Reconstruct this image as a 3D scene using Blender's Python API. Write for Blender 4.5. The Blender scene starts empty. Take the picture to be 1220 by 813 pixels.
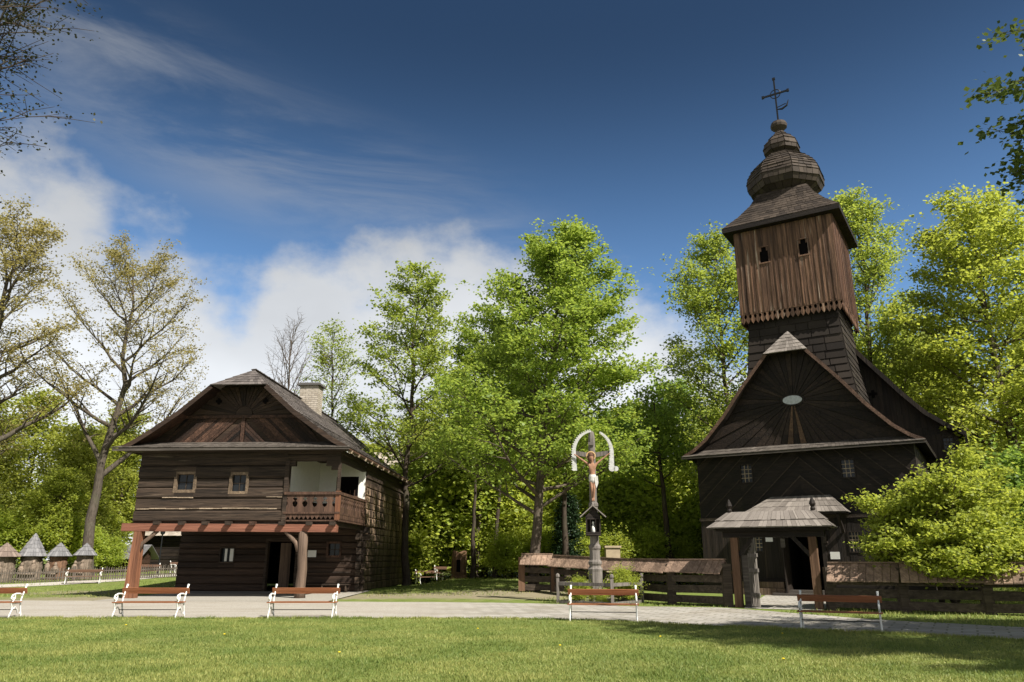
import bpy, math, random
import numpy as np
from mathutils import Vector, Matrix
PI = math.pi; R = math.radians
S = bpy.context.scene
COL = S.collection

# ------------------------------------------------------------------ camera, sky, sun, exposure
cam_d = bpy.data.cameras.new('camera'); cam = bpy.data.objects.new('camera', cam_d); COL.objects.link(cam)
S.camera = cam
cam.location = (0, 0, 1.6)
cam.rotation_euler = (R(90 + 16.14), 0, 0)
cam_d.sensor_width = 36.0; cam_d.lens = 900.0 / 1220.0 * 36.0
cam_d.clip_start = 0.1; cam_d.clip_end = 2000
SUN_DIR = Vector((0.73, -0.75, 1.10)).normalized()
sun_el = math.asin(SUN_DIR.z); sun_az = math.atan2(SUN_DIR.x, SUN_DIR.y)

w = bpy.data.worlds.new('World'); S.world = w; w.use_nodes = True
nt = w.node_tree; nt.nodes.clear()
def N(t, **k):
    n = nt.nodes.new(t)
    for a, b in k.items(): setattr(n, a, b)
    return n
def L(a, b): nt.links.new(a, b)
def M2(op, a, b=None, c=None, clamp=False):
    n = N('ShaderNodeMath', operation=op, use_clamp=clamp)
    for i, v in enumerate((a, b, c)):
        if v is None: continue
        if isinstance(v, (int, float)): n.inputs[i].default_value = v
        else: L(v, n.inputs[i])
    return n.outputs[0]
sky = N('ShaderNodeTexSky', sky_type='NISHITA', sun_disc=False, sun_elevation=sun_el, sun_rotation=sun_az,
        altitude=300, air_density=1.0, dust_density=0.6, ozone_density=2.2)
hsv = N('ShaderNodeHueSaturation'); hsv.inputs['Saturation'].default_value = 1.16; hsv.inputs['Value'].default_value = 0.60
L(sky.outputs[0], hsv.inputs['Color'])
tc = N('ShaderNodeTexCoord'); sep = N('ShaderNodeSeparateXYZ'); L(tc.outputs['Generated'], sep.inputs[0])
az = M2('ARCTAN2', sep.outputs[0], sep.outputs[1]); el = M2('ARCSINE', sep.outputs[2])
# cloud bank: its upper outline as elevation against azimuth; unseen part behind the viewer added for fill light
azn = M2('ADD', M2('DIVIDE', az, 2 * PI), 0.5)
fc = N('ShaderNodeFloatCurve'); L(azn, fc.inputs['Value'])
pts = [(-3.14, .85), (-1.6, .8), (-1.0, .5), (-0.653, .45), (-0.602, .455), (-0.554, .437), (-0.511, .39), (-0.461, .375), (-0.414, .325), (-0.36, .30),
       (-0.323, .365), (-0.246, .385), (-0.155, .40), (-0.06, .39), (0.012, .372), (0.106, .345), (0.174, .325), (0.239, .285), (0.32, .245), (0.7, .18), (1.6, .7), (3.14, .85)]
cv = fc.mapping.curves[0]
while len(cv.points) > 2: cv.points.remove(cv.points[1])
cv.points[0].location = (0, pts[0][1]); cv.points[1].location = (1, pts[-1][1])
for a, e in pts[1:-1]: cv.points.new(a / (2 * PI) + .5, e)
fc.mapping.update()
n1 = N('ShaderNodeTexNoise'); n1.inputs['Scale'].default_value = 7; n1.inputs['Detail'].default_value = 9; n1.inputs['Roughness'].default_value = .58
mp = N('ShaderNodeMapping'); mp.inputs['Scale'].default_value = (1, 1, 1.5); L(tc.outputs['Generated'], mp.inputs[0]); L(mp.outputs[0], n1.inputs['Vector'])
nz = M2('MULTIPLY', M2('SUBTRACT', n1.outputs['Fac'], 0.5), 0.26)
n1b = N('ShaderNodeTexNoise'); n1b.inputs['Scale'].default_value = 3.2; n1b.inputs['Detail'].default_value = 4
L(mp.outputs[0], n1b.inputs['Vector'])
d = M2('ADD', M2('SUBTRACT', fc.outputs[0], el), nz)
bank = N('ShaderNodeMapRange', interpolation_type='SMOOTHSTEP'); L(d, bank.inputs[0])
bank.inputs[1].default_value = -0.035; bank.inputs[2].default_value = 0.06
bank.inputs[4].default_value = 0.93
# thin streaks of high cloud above the bank
mp2 = N('ShaderNodeMapping'); mp2.inputs['Rotation'].default_value = (0, R(22), 0); mp2.inputs['Scale'].default_value = (1.6, 1.5, 9)
L(tc.outputs['Generated'], mp2.inputs[0])
n2 = N('ShaderNodeTexNoise'); n2.inputs['Scale'].default_value = 1.7; n2.inputs['Detail'].default_value = 8; n2.inputs['Roughness'].default_value = .62; n2.inputs['Distortion'].default_value = .5
L(mp2.outputs[0], n2.inputs['Vector'])
st = N('ShaderNodeMapRange', interpolation_type='SMOOTHSTEP'); L(n2.outputs['Fac'], st.inputs[0]); st.inputs[1].default_value = .36; st.inputs[2].default_value = .78
# band falling from upper left to right
bandc = M2('SUBTRACT', el, M2('ADD', M2('MULTIPLY', az, -0.27), 0.405))
band = N('ShaderNodeMapRange', interpolation_type='SMOOTHSTEP'); L(M2('ABSOLUTE', bandc), band.inputs[0]); band.inputs[1].default_value = .13; band.inputs[2].default_value = 0.0
azf = N('ShaderNodeMapRange', interpolation_type='SMOOTHSTEP'); L(az, azf.inputs[0]); azf.inputs[1].default_value = .16; azf.inputs[2].default_value = -.15
cir = M2('MULTIPLY', M2('MULTIPLY', M2('MULTIPLY', st.outputs[0], band.outputs[0]), azf.outputs[0]), .5)
cov = M2('MAXIMUM', bank.outputs[0], cir)
# cloud brightness varies with the thickness of the cloud
cr = N('ShaderNodeMapRange'); L(n1b.outputs['Fac'], cr.inputs[0]); cr.inputs[1].default_value = .35; cr.inputs[2].default_value = .68; cr.inputs[3].default_value = .78; cr.inputs[4].default_value = 1.06
# the cloud bank is sunlit and dims higher up, where it thins
eb = N('ShaderNodeMapRange'); L(el, eb.inputs[0]); eb.inputs[1].default_value = .22; eb.inputs[2].default_value = .46; eb.inputs[3].default_value = 1.15; eb.inputs[4].default_value = .60
cc = N('ShaderNodeVectorMath', operation='SCALE'); cc.inputs[0].default_value = (4.95, 5.05, 5.15); L(M2('MULTIPLY', cr.outputs[0], eb.outputs[0]), cc.inputs['Scale'])
gr = N('ShaderNodeMapRange', interpolation_type='SMOOTHSTEP'); L(el, gr.inputs[0]); gr.inputs[1].default_value = .22; gr.inputs[2].default_value = .68; gr.inputs[3].default_value = 1.6; gr.inputs[4].default_value = .50
skd = N('ShaderNodeVectorMath', operation='SCALE'); L(hsv.outputs[0], skd.inputs[0]); L(gr.outputs[0], skd.inputs['Scale'])
mx = N('ShaderNodeMix', data_type='RGBA'); L(cov, mx.inputs[0]); L(skd.outputs[0], mx.inputs[6]); L(cc.outputs[0], mx.inputs[7])
bg = N('ShaderNodeBackground'); L(mx.outputs[2], bg.inputs[0]); bg.inputs[1].default_value = 0.088
wo = N('ShaderNodeOutputWorld'); L(bg.outputs[0], wo.inputs[0])

sd = bpy.data.lights.new('sun', 'SUN'); sd.energy = 4.6; sd.angle = R(0.53); sd.color = (1.0, .94, .85)
so = bpy.data.objects.new('sun', sd); COL.objects.link(so)
so.rotation_euler = (-SUN_DIR).to_track_quat('-Z', 'Y').to_euler()
S.view_settings.view_transform = 'Standard'; S.view_settings.look = 'None'; S.view_settings.exposure = 1.02
S.cycles.max_bounces = 16; S.cycles.diffuse_bounces = 9; S.cycles.transmission_bounces = 12
S.view_settings.gamma = 1; S.view_settings.use_curve_mapping = False

# ------------------------------------------------------------------ materials
class Mat:
    def __init__(s, name, rough=.8, spec=.3):
        s.m = bpy.data.materials.new(name); s.m.use_nodes = True; s.t = s.m.node_tree
        s.b = s.t.nodes['Principled BSDF']; s.b.inputs['Roughness'].default_value = rough
        s.b.inputs['Specular IOR Level'].default_value = spec
    def n(s, t, **k):
        x = s.t.nodes.new(t)
        for a, b in k.items(): setattr(x, a, b)
        return x
    def l(s, a, b): s.t.links.new(a, b)
    def coord(s, scale=(1, 1, 1), rot=(0, 0, 0), kind='Object'):
        c = s.n('ShaderNodeTexCoord'); m = s.n('ShaderNodeMapping'); m.inputs['Scale'].default_value = scale; m.inputs['Rotation'].default_value = rot
        s.l(c.outputs[kind], m.inputs[0]); return m.outputs[0]
    def noise(s, vec, scale, detail=4, rough=.55, dist=0):
        x = s.n('ShaderNodeTexNoise'); x.inputs['Scale'].default_value = scale; x.inputs['Detail'].default_value = detail
        x.inputs['Roughness'].default_value = rough; x.inputs['Distortion'].default_value = dist
        if vec is not None: s.l(vec, x.inputs['Vector'])
        return x.outputs['Fac']
    def ramp(s, f, stops):
        x = s.n('ShaderNodeValToRGB'); s.l(f, x.inputs[0]); e = x.color_ramp.elements
        while len(e) < len(stops): e.new(.5)
        for i, (p, c) in enumerate(stops): e[i].position = p; e[i].color = (*c, 1) if len(c) == 3 else c
        return x.outputs[0]
    def mix(s, f, a, b, mode='MIX'):
        x = s.n('ShaderNodeMix', data_type='RGBA', blend_type=mode)
        for i, v in ((0, f), (6, a), (7, b)):
            if isinstance(v, (int, float)): x.inputs[i].default_value = v
            elif isinstance(v, tuple): x.inputs[i].default_value = (*v, 1)
            else: s.l(v, x.inputs[i])
        return x.outputs[2]
    def math(s, op, a, b=None):
        x = s.n('ShaderNodeMath', operation=op)
        for i, v in enumerate((a, b)):
            if v is None: continue
            if isinstance(v, (int, float)): x.inputs[i].default_value = v
            else: s.l(v, x.inputs[i])
        return x.outputs[0]
    def rng(s, v, a, b, c, d):
        x = s.n('ShaderNodeMapRange'); s.l(v, x.inputs[0])
        for i, q in enumerate((a, b, c, d)): x.inputs[i + 1].default_value = q
        return x.outputs[0]
    def island(s): return s.n('ShaderNodeNewGeometry').outputs['Random Per Island']
    def bump(s, h, dist=.01, strength=.6):
        x = s.n('ShaderNodeBump'); x.inputs['Distance'].default_value = dist; x.inputs['Strength'].default_value = strength
        s.l(h, x.inputs['Height']); s.l(x.outputs[0], s.b.inputs['Normal'])
    def col(s, c):
        if isinstance(c, tuple): s.b.inputs['Base Color'].default_value = (*c, 1)
        else: s.l(c, s.b.inputs['Base Color'])
        return s.m

def wood(name, dark, light, axis='x', rough=.75, vary=.35, sc=1.0, worn=None, wornlo=.62, spec=.25):
    m = Mat(name, rough, spec)
    a = {'x': (.25, 5, 5), 'y': (5, .25, 5), 'z': (5, 5, .25), 'n': (4, 4, 4)}[axis]
    v = m.coord(tuple(q * sc for q in a))
    isl = m.island()
    # shift the grain of every board so that neighbours differ
    add = m.n('ShaderNodeVectorMath', operation='ADD'); m.l(v, add.inputs[0])
    cmb = m.n('ShaderNodeCombineXYZ'); m.l(m.math('MULTIPLY', isl, 37), cmb.inputs[0]); m.l(m.math('MULTIPLY', isl, 91), cmb.inputs[2]); m.l(cmb.outputs[0], add.inputs[1])
    g = m.noise(add.outputs[0], 3, 7, .65, .3)
    g2 = m.noise(add.outputs[0], .8, 3, .5, .6)
    c = m.ramp(g, [(.3, dark), (.72, light)])
    c = m.mix(m.rng(g2, .3, .7, 0, .6), c, tuple(q * .55 for q in dark))
    if worn:
        g3 = m.noise(add.outputs[0], 1.3, 5, .6, .2)
        c = m.mix(m.rng(g3, wornlo, wornlo + .12, 0, 1), c, worn)
    k = m.rng(isl, 0, 1, 1 - vary, 1 + vary)
    hs = m.n('ShaderNodeHueSaturation'); m.l(c, hs.inputs['Color']); m.l(k, hs.inputs['Value'])
    m.bump(g, .03, .9)
    return m.col(hs.outputs[0])
def plain(name, c, rough=.6, spec=.3, var=.12, metal=0, sc=6, bump=.004):
    m = Mat(name, rough, spec); g = m.noise(m.coord(), sc, 5, .6)
    m.b.inputs['Metallic'].default_value = metal
    cc = m.ramp(g, [(.25, tuple(q * (1 - var) for q in c)), (.75, tuple(min(1, q * (1 + var)) for q in c))])
    m.bump(g, bump, .5); return m.col(cc)

W = {}
W['log'] = wood('dark_log', (.011, .008, .006), (.078, .053, .036), 'x', .78, .45, 1.4, (.14, .11, .08), .62)
W['log_low'] = wood('dark_log_lower', (.018, .011, .008), (.075, .046, .03), 'x', .75, .4, 1.3)
W['log_end'] = wood('log_side', (.014, .010, .007), (.06, .042, .03), 'y', .75, .35)
W['gable'] = wood('gable_board', (.018, .011, .008), (.06, .037, .024), 'x', .7, .5)
W['gable_red'] = wood('gable_red_board', (.016, .009, .006), (.10, .052, .034), 'n', .7, .9)
W['red_beam'] = wood('red_beam', (.13, .050, .032), (.29, .125, .078), 'x', .7, .15)
W['post'] = wood('grey_post', (.075, .05, .036), (.23, .16, .115), 'z', .78, .25)
W['orange_post'] = wood('orange_post', (.11, .045, .025), (.33, .15, .08), 'z', .7, .2)
W['rail'] = wood('balcony_board', (.038, .021, .014), (.135, .076, .05), 'z', .72, .35)
W['trim'] = wood('grey_trim', (.05, .042, .036), (.15, .13, .11), 'x', .8, .2)
W['win'] = wood('window_frame', (.07, .05, .034), (.22, .16, .105), 'n', .75, .3)
W['church'] = wood('church_board', (.008, .006, .005), (.036, .025, .018), 'z', .68, .4, 1, (.085, .07, .06), .64)
W['church_x'] = wood('church_plank', (.007, .005, .0045), (.030, .021, .015), 'x', .68, .4, 1, (.07, .055, .045), .66)
W['batten'] = wood('church_batten', (.022, .017, .013), (.085, .062, .046), 'n', .66, .4)  # colour lightened so the proud battens seem to catch light
W['ray'] = wood('sunray_board', (.012, .008, .006), (.042, .027, .018), 'n', .66, .5)
W['ray_lit'] = wood('sunray_lit', (.05, .03, .018), (.16, .095, .055), 'n', .66, .35)  # lit copy of the ray boards, sunlight put into the colour
W['belfry'] = wood('belfry_board', (.035, .02, .013), (.27, .15, .09), 'z', .74, .5, 1, (.33, .26, .20), .60)
W['belfry_red'] = wood('belfry_side_board', (.045, .022, .014), (.21, .115, .075), 'z', .72, .5)
W['verge'] = wood('verge_board', (.06, .035, .024), (.17, .10, .07), 'y', .7, .3)
W['fence'] = wood('fence_log', (.03, .022, .016), (.13, .10, .075), 'x', .8, .3)
W['fence_roof'] = wood('fence_roof_board', (.16, .105, .075), (.40, .28, .205), 'y', .8, .28)
W['relief'] = wood('carved_relief_wood', (.13, .10, .075), (.36, .28, .21), 'n', .85, .2)
W['pale'] = wood('pale_board', (.25, .19, .13), (.48, .38, .28), 'n', .7, .2)
W['cross'] = wood('cross_timber', (.09, .08, .07), (.27, .24, .215), 'z', .8, .05)
W['picket'] = wood('picket', (.085, .07, .055), (.20, .17, .14), 'z', .85, .3)
W['hive'] = wood('hive_log', (.09, .068, .05), (.28, .225, .17), 'z', .85, .2)
W['stump'] = wood('stump', (.09, .05, .03), (.24, .14, .085), 'z', .85, .2)
W['bench'] = wood('bench_slat', (.22, .08, .035), (.42, .175, .08), 'x', .45, .12, spec=.4)
W['bench_grey'] = wood('bench_slat_worn', (.16, .09, .06), (.30, .19, .13), 'x', .5, .1)
W['iron'] = plain('white_iron', (.66, .66, .63), .5, .4, .16, 0, 14)
W['plaster'] = plain('white_plaster', (.78, .77, .73), .9, .1, .05)
W['stone_cap'] = plain('chimney_cap', (.10, .095, .09), .9, .1)
W['dark'] = plain('dark_interior', (.006, .005, .005), .95, .05)
W['black_iron'] = plain('black_iron', (.012, .013, .015), .5, .4, .1, .4)
W['white_paint'] = plain('white_painted_wood', (.44, .44, .42), .75, .25, .3, 0, 12)
W['oval'] = plain('oval_plate', (.42, .44, .47), .6, .3, .25, 0, 9)
W['sign'] = plain('sign_plate', (.62, .62, .60), .6, .3, .04)
W['skin'] = plain('painted_flesh', (.30, .165, .105), .75, .15, .3, 0, 10)
W['cloth'] = plain('painted_cloth', (.50, .485, .45), .8, .2, .2, 0, 12)
W['gold'] = plain('faded_gold', (.45, .30, .14), .5, .4, .1)
W['hair'] = plain('painted_hair', (.10, .05, .03), .7, .2)
W['tan_wall'] = plain('tan_block', (.36, .29, .20), .85, .1, .2, 0, 3)
def glass():
    m = Mat('dark_window_glass', .15, .25)
    g = m.noise(m.coord(), 2.2, 2); m.bump(g, .02, .3)
    return m.col((.012, .014, .016))
W['glass'] = glass()
def side_log():
    m = Mat('stained_sunlit_log', .72, .25)
    v = m.coord((5, .25, 5)); g = m.noise(v, 3, 7, .65, .3)
    c = m.ramp(g, [(.3, (.018, .012, .009)), (.75, (.065, .044, .031))])
    s = m.noise(m.coord((1, .9, .13)), 2.6, 5, .62, .35)      # bleached runs and sunlit streaks, both painted into the colour
    s = m.rng(s, .47, .53, 0, 1)
    sepz = m.n('ShaderNodeSeparateXYZ'); m.l(m.n('ShaderNodeTexCoord').outputs['Object'], sepz.inputs[0])
    up = m.math('MULTIPLY', m.rng(sepz.outputs[2], 2.2, 3.4, .25, 1), m.rng(sepz.outputs[2], 4.6, 5.4, 1, 0))
    g4 = m.noise(m.coord((1, 3, 6)), 3, 5)
    c = m.mix(m.math('MULTIPLY', m.math('MULTIPLY', s, up), m.rng(g4, .3, .6, .6, 1)), c, (.36, .25, .17))
    m.bump(g, .012, .7); return m.col(c)
W['side'] = side_log()
def shingle(name, a, b, moss=None):
    m = Mat(name, .8, .25); isl = m.island()
    g = m.noise(m.coord((6, 6, 6)), 2, 6, .65)
    big = m.noise(m.coord(), .5, 3)
    c = m.ramp(m.math('ADD', m.math('MULTIPLY', isl, .55), m.math('MULTIPLY', g, .45)), [(.1, a), (.85, b)])
    c = m.mix(m.rng(big, .4, .65, 0, .35), c, tuple(q * .55 for q in a))
    m.bump(g, .008, .6); return m.col(c)
W['sh_house'] = shingle('house_shingle', (.055, .047, .044), (.17, .148, .135))
W['sh_church'] = shingle('church_shingle', (.022, .016, .012), (.072, .052, .039))
W['sh_cap'] = shingle('belfry_shingle', (.018, .013, .010), (.075, .057, .043))
W['sh_gate'] = shingle('gate_shingle', (.105, .09, .078), (.27, .24, .212))
W['sh_hive'] = shingle('hive_shingle', (.11, .11, .115), (.25, .245, .25))
W['sh_brown'] = shingle('brown_shingle', (.12, .09, .075), (.28, .22, .18))
W['sh_tan'] = shingle('tan_shingle', (.26, .22, .18), (.42, .37, .31))
W['sh_shaft'] = shingle('shaft_shingle', (.010, .0075, .006), (.038, .029, .022))
def chim():
    m = Mat('layered_stone', .9, .15)
    v = m.coord((1, 1, 1)); br = m.n('ShaderNodeTexBrick')
    sepx = m.n('ShaderNodeSeparateXYZ'); m.l(v, sepx.inputs[0]); cb = m.n('ShaderNodeCombineXYZ')
    m.l(m.math('ADD', sepx.outputs[0], sepx.outputs[1]), cb.inputs[0]); m.l(sepx.outputs[2], cb.inputs[1]); m.l(cb.outputs[0], br.inputs['Vector'])
    br.inputs['Scale'].default_value = 1; br.inputs['Brick Width'].default_value = .34; br.inputs['Row Height'].default_value = .11; br.inputs['Mortar Size'].default_value = .012
    br.inputs['Color1'].default_value = (.30, .255, .20, 1); br.inputs['Color2'].default_value = (.47, .42, .35, 1); br.inputs['Mortar'].default_value = (.16, .14, .12, 1)
    g = m.noise(v, 9, 5); c = m.mix(.35, br.outputs[0], m.ramp(g, [(.3, (.2, .17, .13)), (.7, (.5, .46, .4))]))
    m.bump(m.math('ADD', br.outputs['Fac'], m.math('MULTIPLY', g, -1)), .02, .8); return m.col(c)
W['stone'] = chim()
def bark(name, a, b):
    m = Mat(name, .9, .15); v = m.coord((3, 3, .6)); g = m.noise(v, 4, 8, .7, .4); g2 = m.noise(m.coord(), .7, 3)
    c = m.ramp(g, [(.3, a), (.7, b)]); c = m.mix(m.rng(g2, .5, .7, 0, .35), c, (.09, .10, .055))
    m.bump(g, .04, .9); return m.col(c)
W['bark'] = bark('grey_bark', (.035, .026, .02), (.15, .12, .095))
W['bark_dark'] = bark('dark_bark', (.02, .015, .012), (.085, .065, .05))
W['bark_oak'] = bark('oak_bark', (.03, .024, .018), (.12, .10, .08))
def leaf(name, a, b, trans, tw=.45, rough=.5, lo=.3, hi=.7):
    m = bpy.data.materials.new(name); m.use_nodes = True; t = m.node_tree; t.nodes.clear()
    isl = t.nodes.new('ShaderNodeNewGeometry'); tc_ = t.nodes.new('ShaderNodeTexCoord')
    no = t.nodes.new('ShaderNodeTexNoise'); no.inputs['Scale'].default_value = .55; no.inputs['Detail'].default_value = 3; t.links.new(tc_.outputs['Object'], no.inputs['Vector'])
    ad = t.nodes.new('ShaderNodeMath'); ad.operation = 'MULTIPLY_ADD'; t.links.new(isl.outputs['Random Per Island'], ad.inputs[0]); ad.inputs[1].default_value = .5
    mr = t.nodes.new('ShaderNodeMapRange'); t.links.new(no.outputs['Fac'], mr.inputs[0]); mr.inputs[1].default_value = lo; mr.inputs[2].default_value = hi; mr.inputs[3].default_value = 0; mr.inputs[4].default_value = .5
    t.links.new(mr.outputs[0], ad.inputs[2])
    r = t.nodes.new('ShaderNodeValToRGB'); t.links.new(ad.outputs[0], r.inputs[0])
    r.color_ramp.elements[0].color = (*a, 1); r.color_ramp.elements[1].color = (*b, 1); r.color_ramp.elements[0].position = .1; r.color_ramp.elements[1].position = .9
    p = t.nodes.new('ShaderNodeBsdfPrincipled'); p.inputs['Roughness'].default_value = rough; p.inputs['Specular IOR Level'].default_value = .35; t.links.new(r.outputs[0], p.inputs['Base Color'])
    tr = t.nodes.new('ShaderNodeBsdfTranslucent'); mt = t.nodes.new('ShaderNodeMix'); mt.data_type = 'RGBA'; mt.inputs[0].default_value = .6
    t.links.new(r.outputs[0], mt.inputs[6]); mt.inputs[7].default_value = (*trans, 1); t.links.new(mt.outputs[2], tr.inputs[0])
    ms = t.nodes.new('ShaderNodeMixShader'); ms.inputs[0].default_value = tw; t.links.new(p.outputs[0], ms.inputs[1]); t.links.new(tr.outputs[0], ms.inputs[2])
    o = t.nodes.new('ShaderNodeOutputMaterial'); t.links.new(ms.outputs[0], o.inputs[0]); return m
W['l_maple'] = leaf('maple_leaf', (0.128, 0.209, 0.035), (0.290, 0.385, 0.068), (0.501, 0.599, 0.082), .55)
W['l_lime'] = leaf('lime_leaf', (0.150, 0.214, 0.041), (0.312, 0.391, 0.075), (0.523, 0.589, 0.082), .55)
W['l_bush'] = leaf('bush_leaf', (0.189, 0.251, 0.038), (0.390, 0.439, 0.082), (0.612, 0.653, 0.082), .55)
W['l_oak'] = leaf('oak_leaf', (0.185, 0.166, 0.057), (0.360, 0.312, 0.114), (0.551, 0.468, 0.133), .5)
W['l_dark'] = leaf('dark_leaf', (0.100, 0.182, 0.035), (0.223, 0.332, 0.061), (0.401, 0.536, 0.068), .55)
W['l_yellow'] = leaf('yellow_leaf', (0.189, 0.231, 0.041), (0.356, 0.385, 0.075), (0.557, 0.579, 0.082), .55)
W['l_conifer'] = leaf('conifer_leaf', (.012, .03, .012), (.03, .06, .02), (.02, .04, .01), .1)
W['l_under'] = leaf('hazel_leaf', (0.211, 0.289, 0.048), (0.445, 0.514, 0.096), (0.690, 0.750, 0.109), .6)
W['l_bud'] = leaf('oak_bud', (.02, .024, .012), (.06, .06, .025), (.05, .05, .01), .2)
W['l_near'] = leaf('near_leaf', (.05, .085, .025), (.12, .16, .045), (.16, .2, .03), .3)
W['blade'] = leaf('grass_blade', (.095, .155, .028), (.33, .335, .10), (.36, .40, .08), .35, .6, .4, .6)

# ------------------------------------------------------------------ helpers
def obj(name, mesh, mat=None, parent=None):
    o = bpy.data.objects.new(name, mesh); COL.objects.link(o)
    if mat is not None: mesh.materials.append(mat)
    if parent is not None: o.parent = parent
    return o
def tag(o, label, cat, group=None, kind=None):
    if label: o['label'] = label
    if cat: o['category'] = cat
    if group: o['group'] = group
    if kind: o['kind'] = kind
    return o
def empty(name, loc, rz=0, label=None, cat=None, group=None):
    o = bpy.data.objects.new(name, None); COL.objects.link(o); o.location = loc; o.rotation_euler = (0, 0, rz)
    o.empty_display_size = .3
    return tag(o, label, cat, group)
def copy_tree(o, parent=None):
    c = o.copy(); COL.objects.link(c); c.parent = parent
    for ch in list(o.children): copy_tree(ch, c)
    return c
def np_mesh(name, v, f):
    m = bpy.data.meshes.new(name); v = np.asarray(v, np.float32); f = np.asarray(f, np.int32); k = f.shape[1]
    m.vertices.add(len(v)); m.vertices.foreach_set('co', v.ravel())
    m.loops.add(f.size); m.loops.foreach_set('vertex_index', f.ravel())
    m.polygons.add(len(f)); m.polygons.foreach_set('loop_start', np.arange(0, f.size, k, dtype=np.int32))
    m.update(calc_edges=True); return m
class MB:
    def __init__(s): s.v = []; s.f = []
    def add(s, v, f):
        b = len(s.v); s.v += [tuple(q) for q in v]; s.f += [tuple(i + b for i in q) for q in f]; return s
    def hexa(s, p): return s.add(p, [(0, 3, 2, 1), (4, 5, 6, 7), (0, 1, 5, 4), (1, 2, 6, 5), (2, 3, 7, 6), (3, 0, 4, 7)])
    def box(s, x0, x1, y0, y1, z0, z1):
        return s.hexa([(x0, y0, z0), (x1, y0, z0), (x1, y1, z0), (x0, y1, z0), (x0, y0, z1), (x1, y0, z1), (x1, y1, z1), (x0, y1, z1)])
    def bar(s, a, b, w, h, up=(0, 0, 1), w2=None, h2=None):
        a = Vector(a); b = Vector(b); d = (b - a).normalized(); u = Vector(up)
        if abs(d.dot(u)) > .98: u = Vector((0, 1, 0))
        x = d.cross(u).normalized(); y = x.cross(d).normalized(); w2 = w if w2 is None else w2; h2 = h if h2 is None else h2
        p = [a + x * i * w / 2 + y * j * h / 2 for i, j in ((-1, -1), (1, -1), (1, 1), (-1, 1))] + [b + x * i * w2 / 2 + y * j * h2 / 2 for i, j in ((-1, -1), (1, -1), (1, 1), (-1, 1))]
        return s.hexa(p)
    def tube(s, pts, rad, n=8, cap=True):
        pts = [Vector(p) for p in pts]; k = len(pts)
        if not hasattr(rad, '__len__'): rad = [rad] * k
        b = len(s.v); prev = None
        for i, p in enumerate(pts):
            d = (pts[min(i + 1, k - 1)] - pts[max(i - 1, 0)])
            d = d.normalized() if d.length > 1e-9 else Vector((0, 0, 1))
            if prev is None: x = d.orthogonal().normalized()
            else:
                x = prev - d * prev.dot(d); x = x.normalized() if x.length > 1e-6 else d.orthogonal().normalized()
            prev = x; y = d.cross(x)
            for j in range(n):
                a = 2 * PI * j / n; s.v.append(tuple(p + (x * math.cos(a) + y * math.sin(a)) * rad[i]))
        for i in range(k - 1):
            for j in range(n): s.f.append((b + i * n + j, b + i * n + (j + 1) % n, b + (i + 1) * n + (j + 1) % n, b + (i + 1) * n + j))
        if cap: s.f.append(tuple(b + j for j in range(n))[::-1]); s.f.append(tuple(b + (k - 1) * n + j for j in range(n)))
        return s
    def lathe(s, prof, n=16, c=(0, 0), rot=0):
        b = len(s.v); k = len(prof)
        for r, z in prof:
            for j in range(n):
                a = 2 * PI * j / n + rot; s.v.append((c[0] + r * math.cos(a), c[1] + r * math.sin(a), z))
        for i in range(k - 1):
            for j in range(n): s.f.append((b + i * n + j, b + i * n + (j + 1) % n, b + (i + 1) * n + (j + 1) % n, b + (i + 1) * n + j))
        s.f.append(tuple(b + (k - 1) * n + j for j in range(n))); s.f.append(tuple(b + j for j in range(n))[::-1]); return s
    def poly(s, pts, M, o0, o1):            # polygon in (a, z), thickened from offset o0 to o1
        n = len(pts); v = [M(a, z, o0) for a, z in pts] + [M(a, z, o1) for a, z in pts]
        f = [tuple(range(n)), tuple(range(2 * n - 1, n - 1, -1))] + [(i, (i + 1) % n, (i + 1) % n + n, i + n) for i in range(n)]
        return s.add(v, f)
    def build(s, name, mat, parent=None, smooth=False):
        m = bpy.data.meshes.new(name); m.from_pydata(s.v, [], s.f); m.update()
        if smooth: m.polygons.foreach_set('use_smooth', [True] * len(m.polygons))
        return obj(name, m, mat, parent)
def clip(poly, region):
    out = list(poly); n = len(region)
    for i in range(n):
        ax, ay = region[i]; bx, by = region[(i + 1) % n]; inp = out; out = []
        if not inp: break
        side = lambda p: (bx - ax) * (p[1] - ay) - (by - ay) * (p[0] - ax)
        for j in range(len(inp)):
            p, q = inp[j - 1], inp[j]; sp, sq = side(p), side(q)
            if sq >= 0:
                if sp < 0: t = sp / (sp - sq); out.append((p[0] + t * (q[0] - p[0]), p[1] + t * (q[1] - p[1])))
                out.append(q)
            elif sp >= 0: t = sp / (sp - sq); out.append((p[0] + t * (q[0] - p[0]), p[1] + t * (q[1] - p[1])))
    return out
def rect_minus(r, h):
    a0, a1, z0, z1 = r; b0, b1, y0, y1 = h
    if b0 >= a1 or b1 <= a0 or y0 >= z1 or y1 <= z0: return [r]
    o = []
    if b0 > a0: o.append((a0, b0, z0, z1))
    if b1 < a1: o.append((b1, a1, z0, z1))
    c0, c1 = max(a0, b0), min(a1, b1)
    if y0 > z0: o.append((c0, c1, z0, y0))
    if y1 < z1: o.append((c0, c1, y1, z1))
    return o
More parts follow.
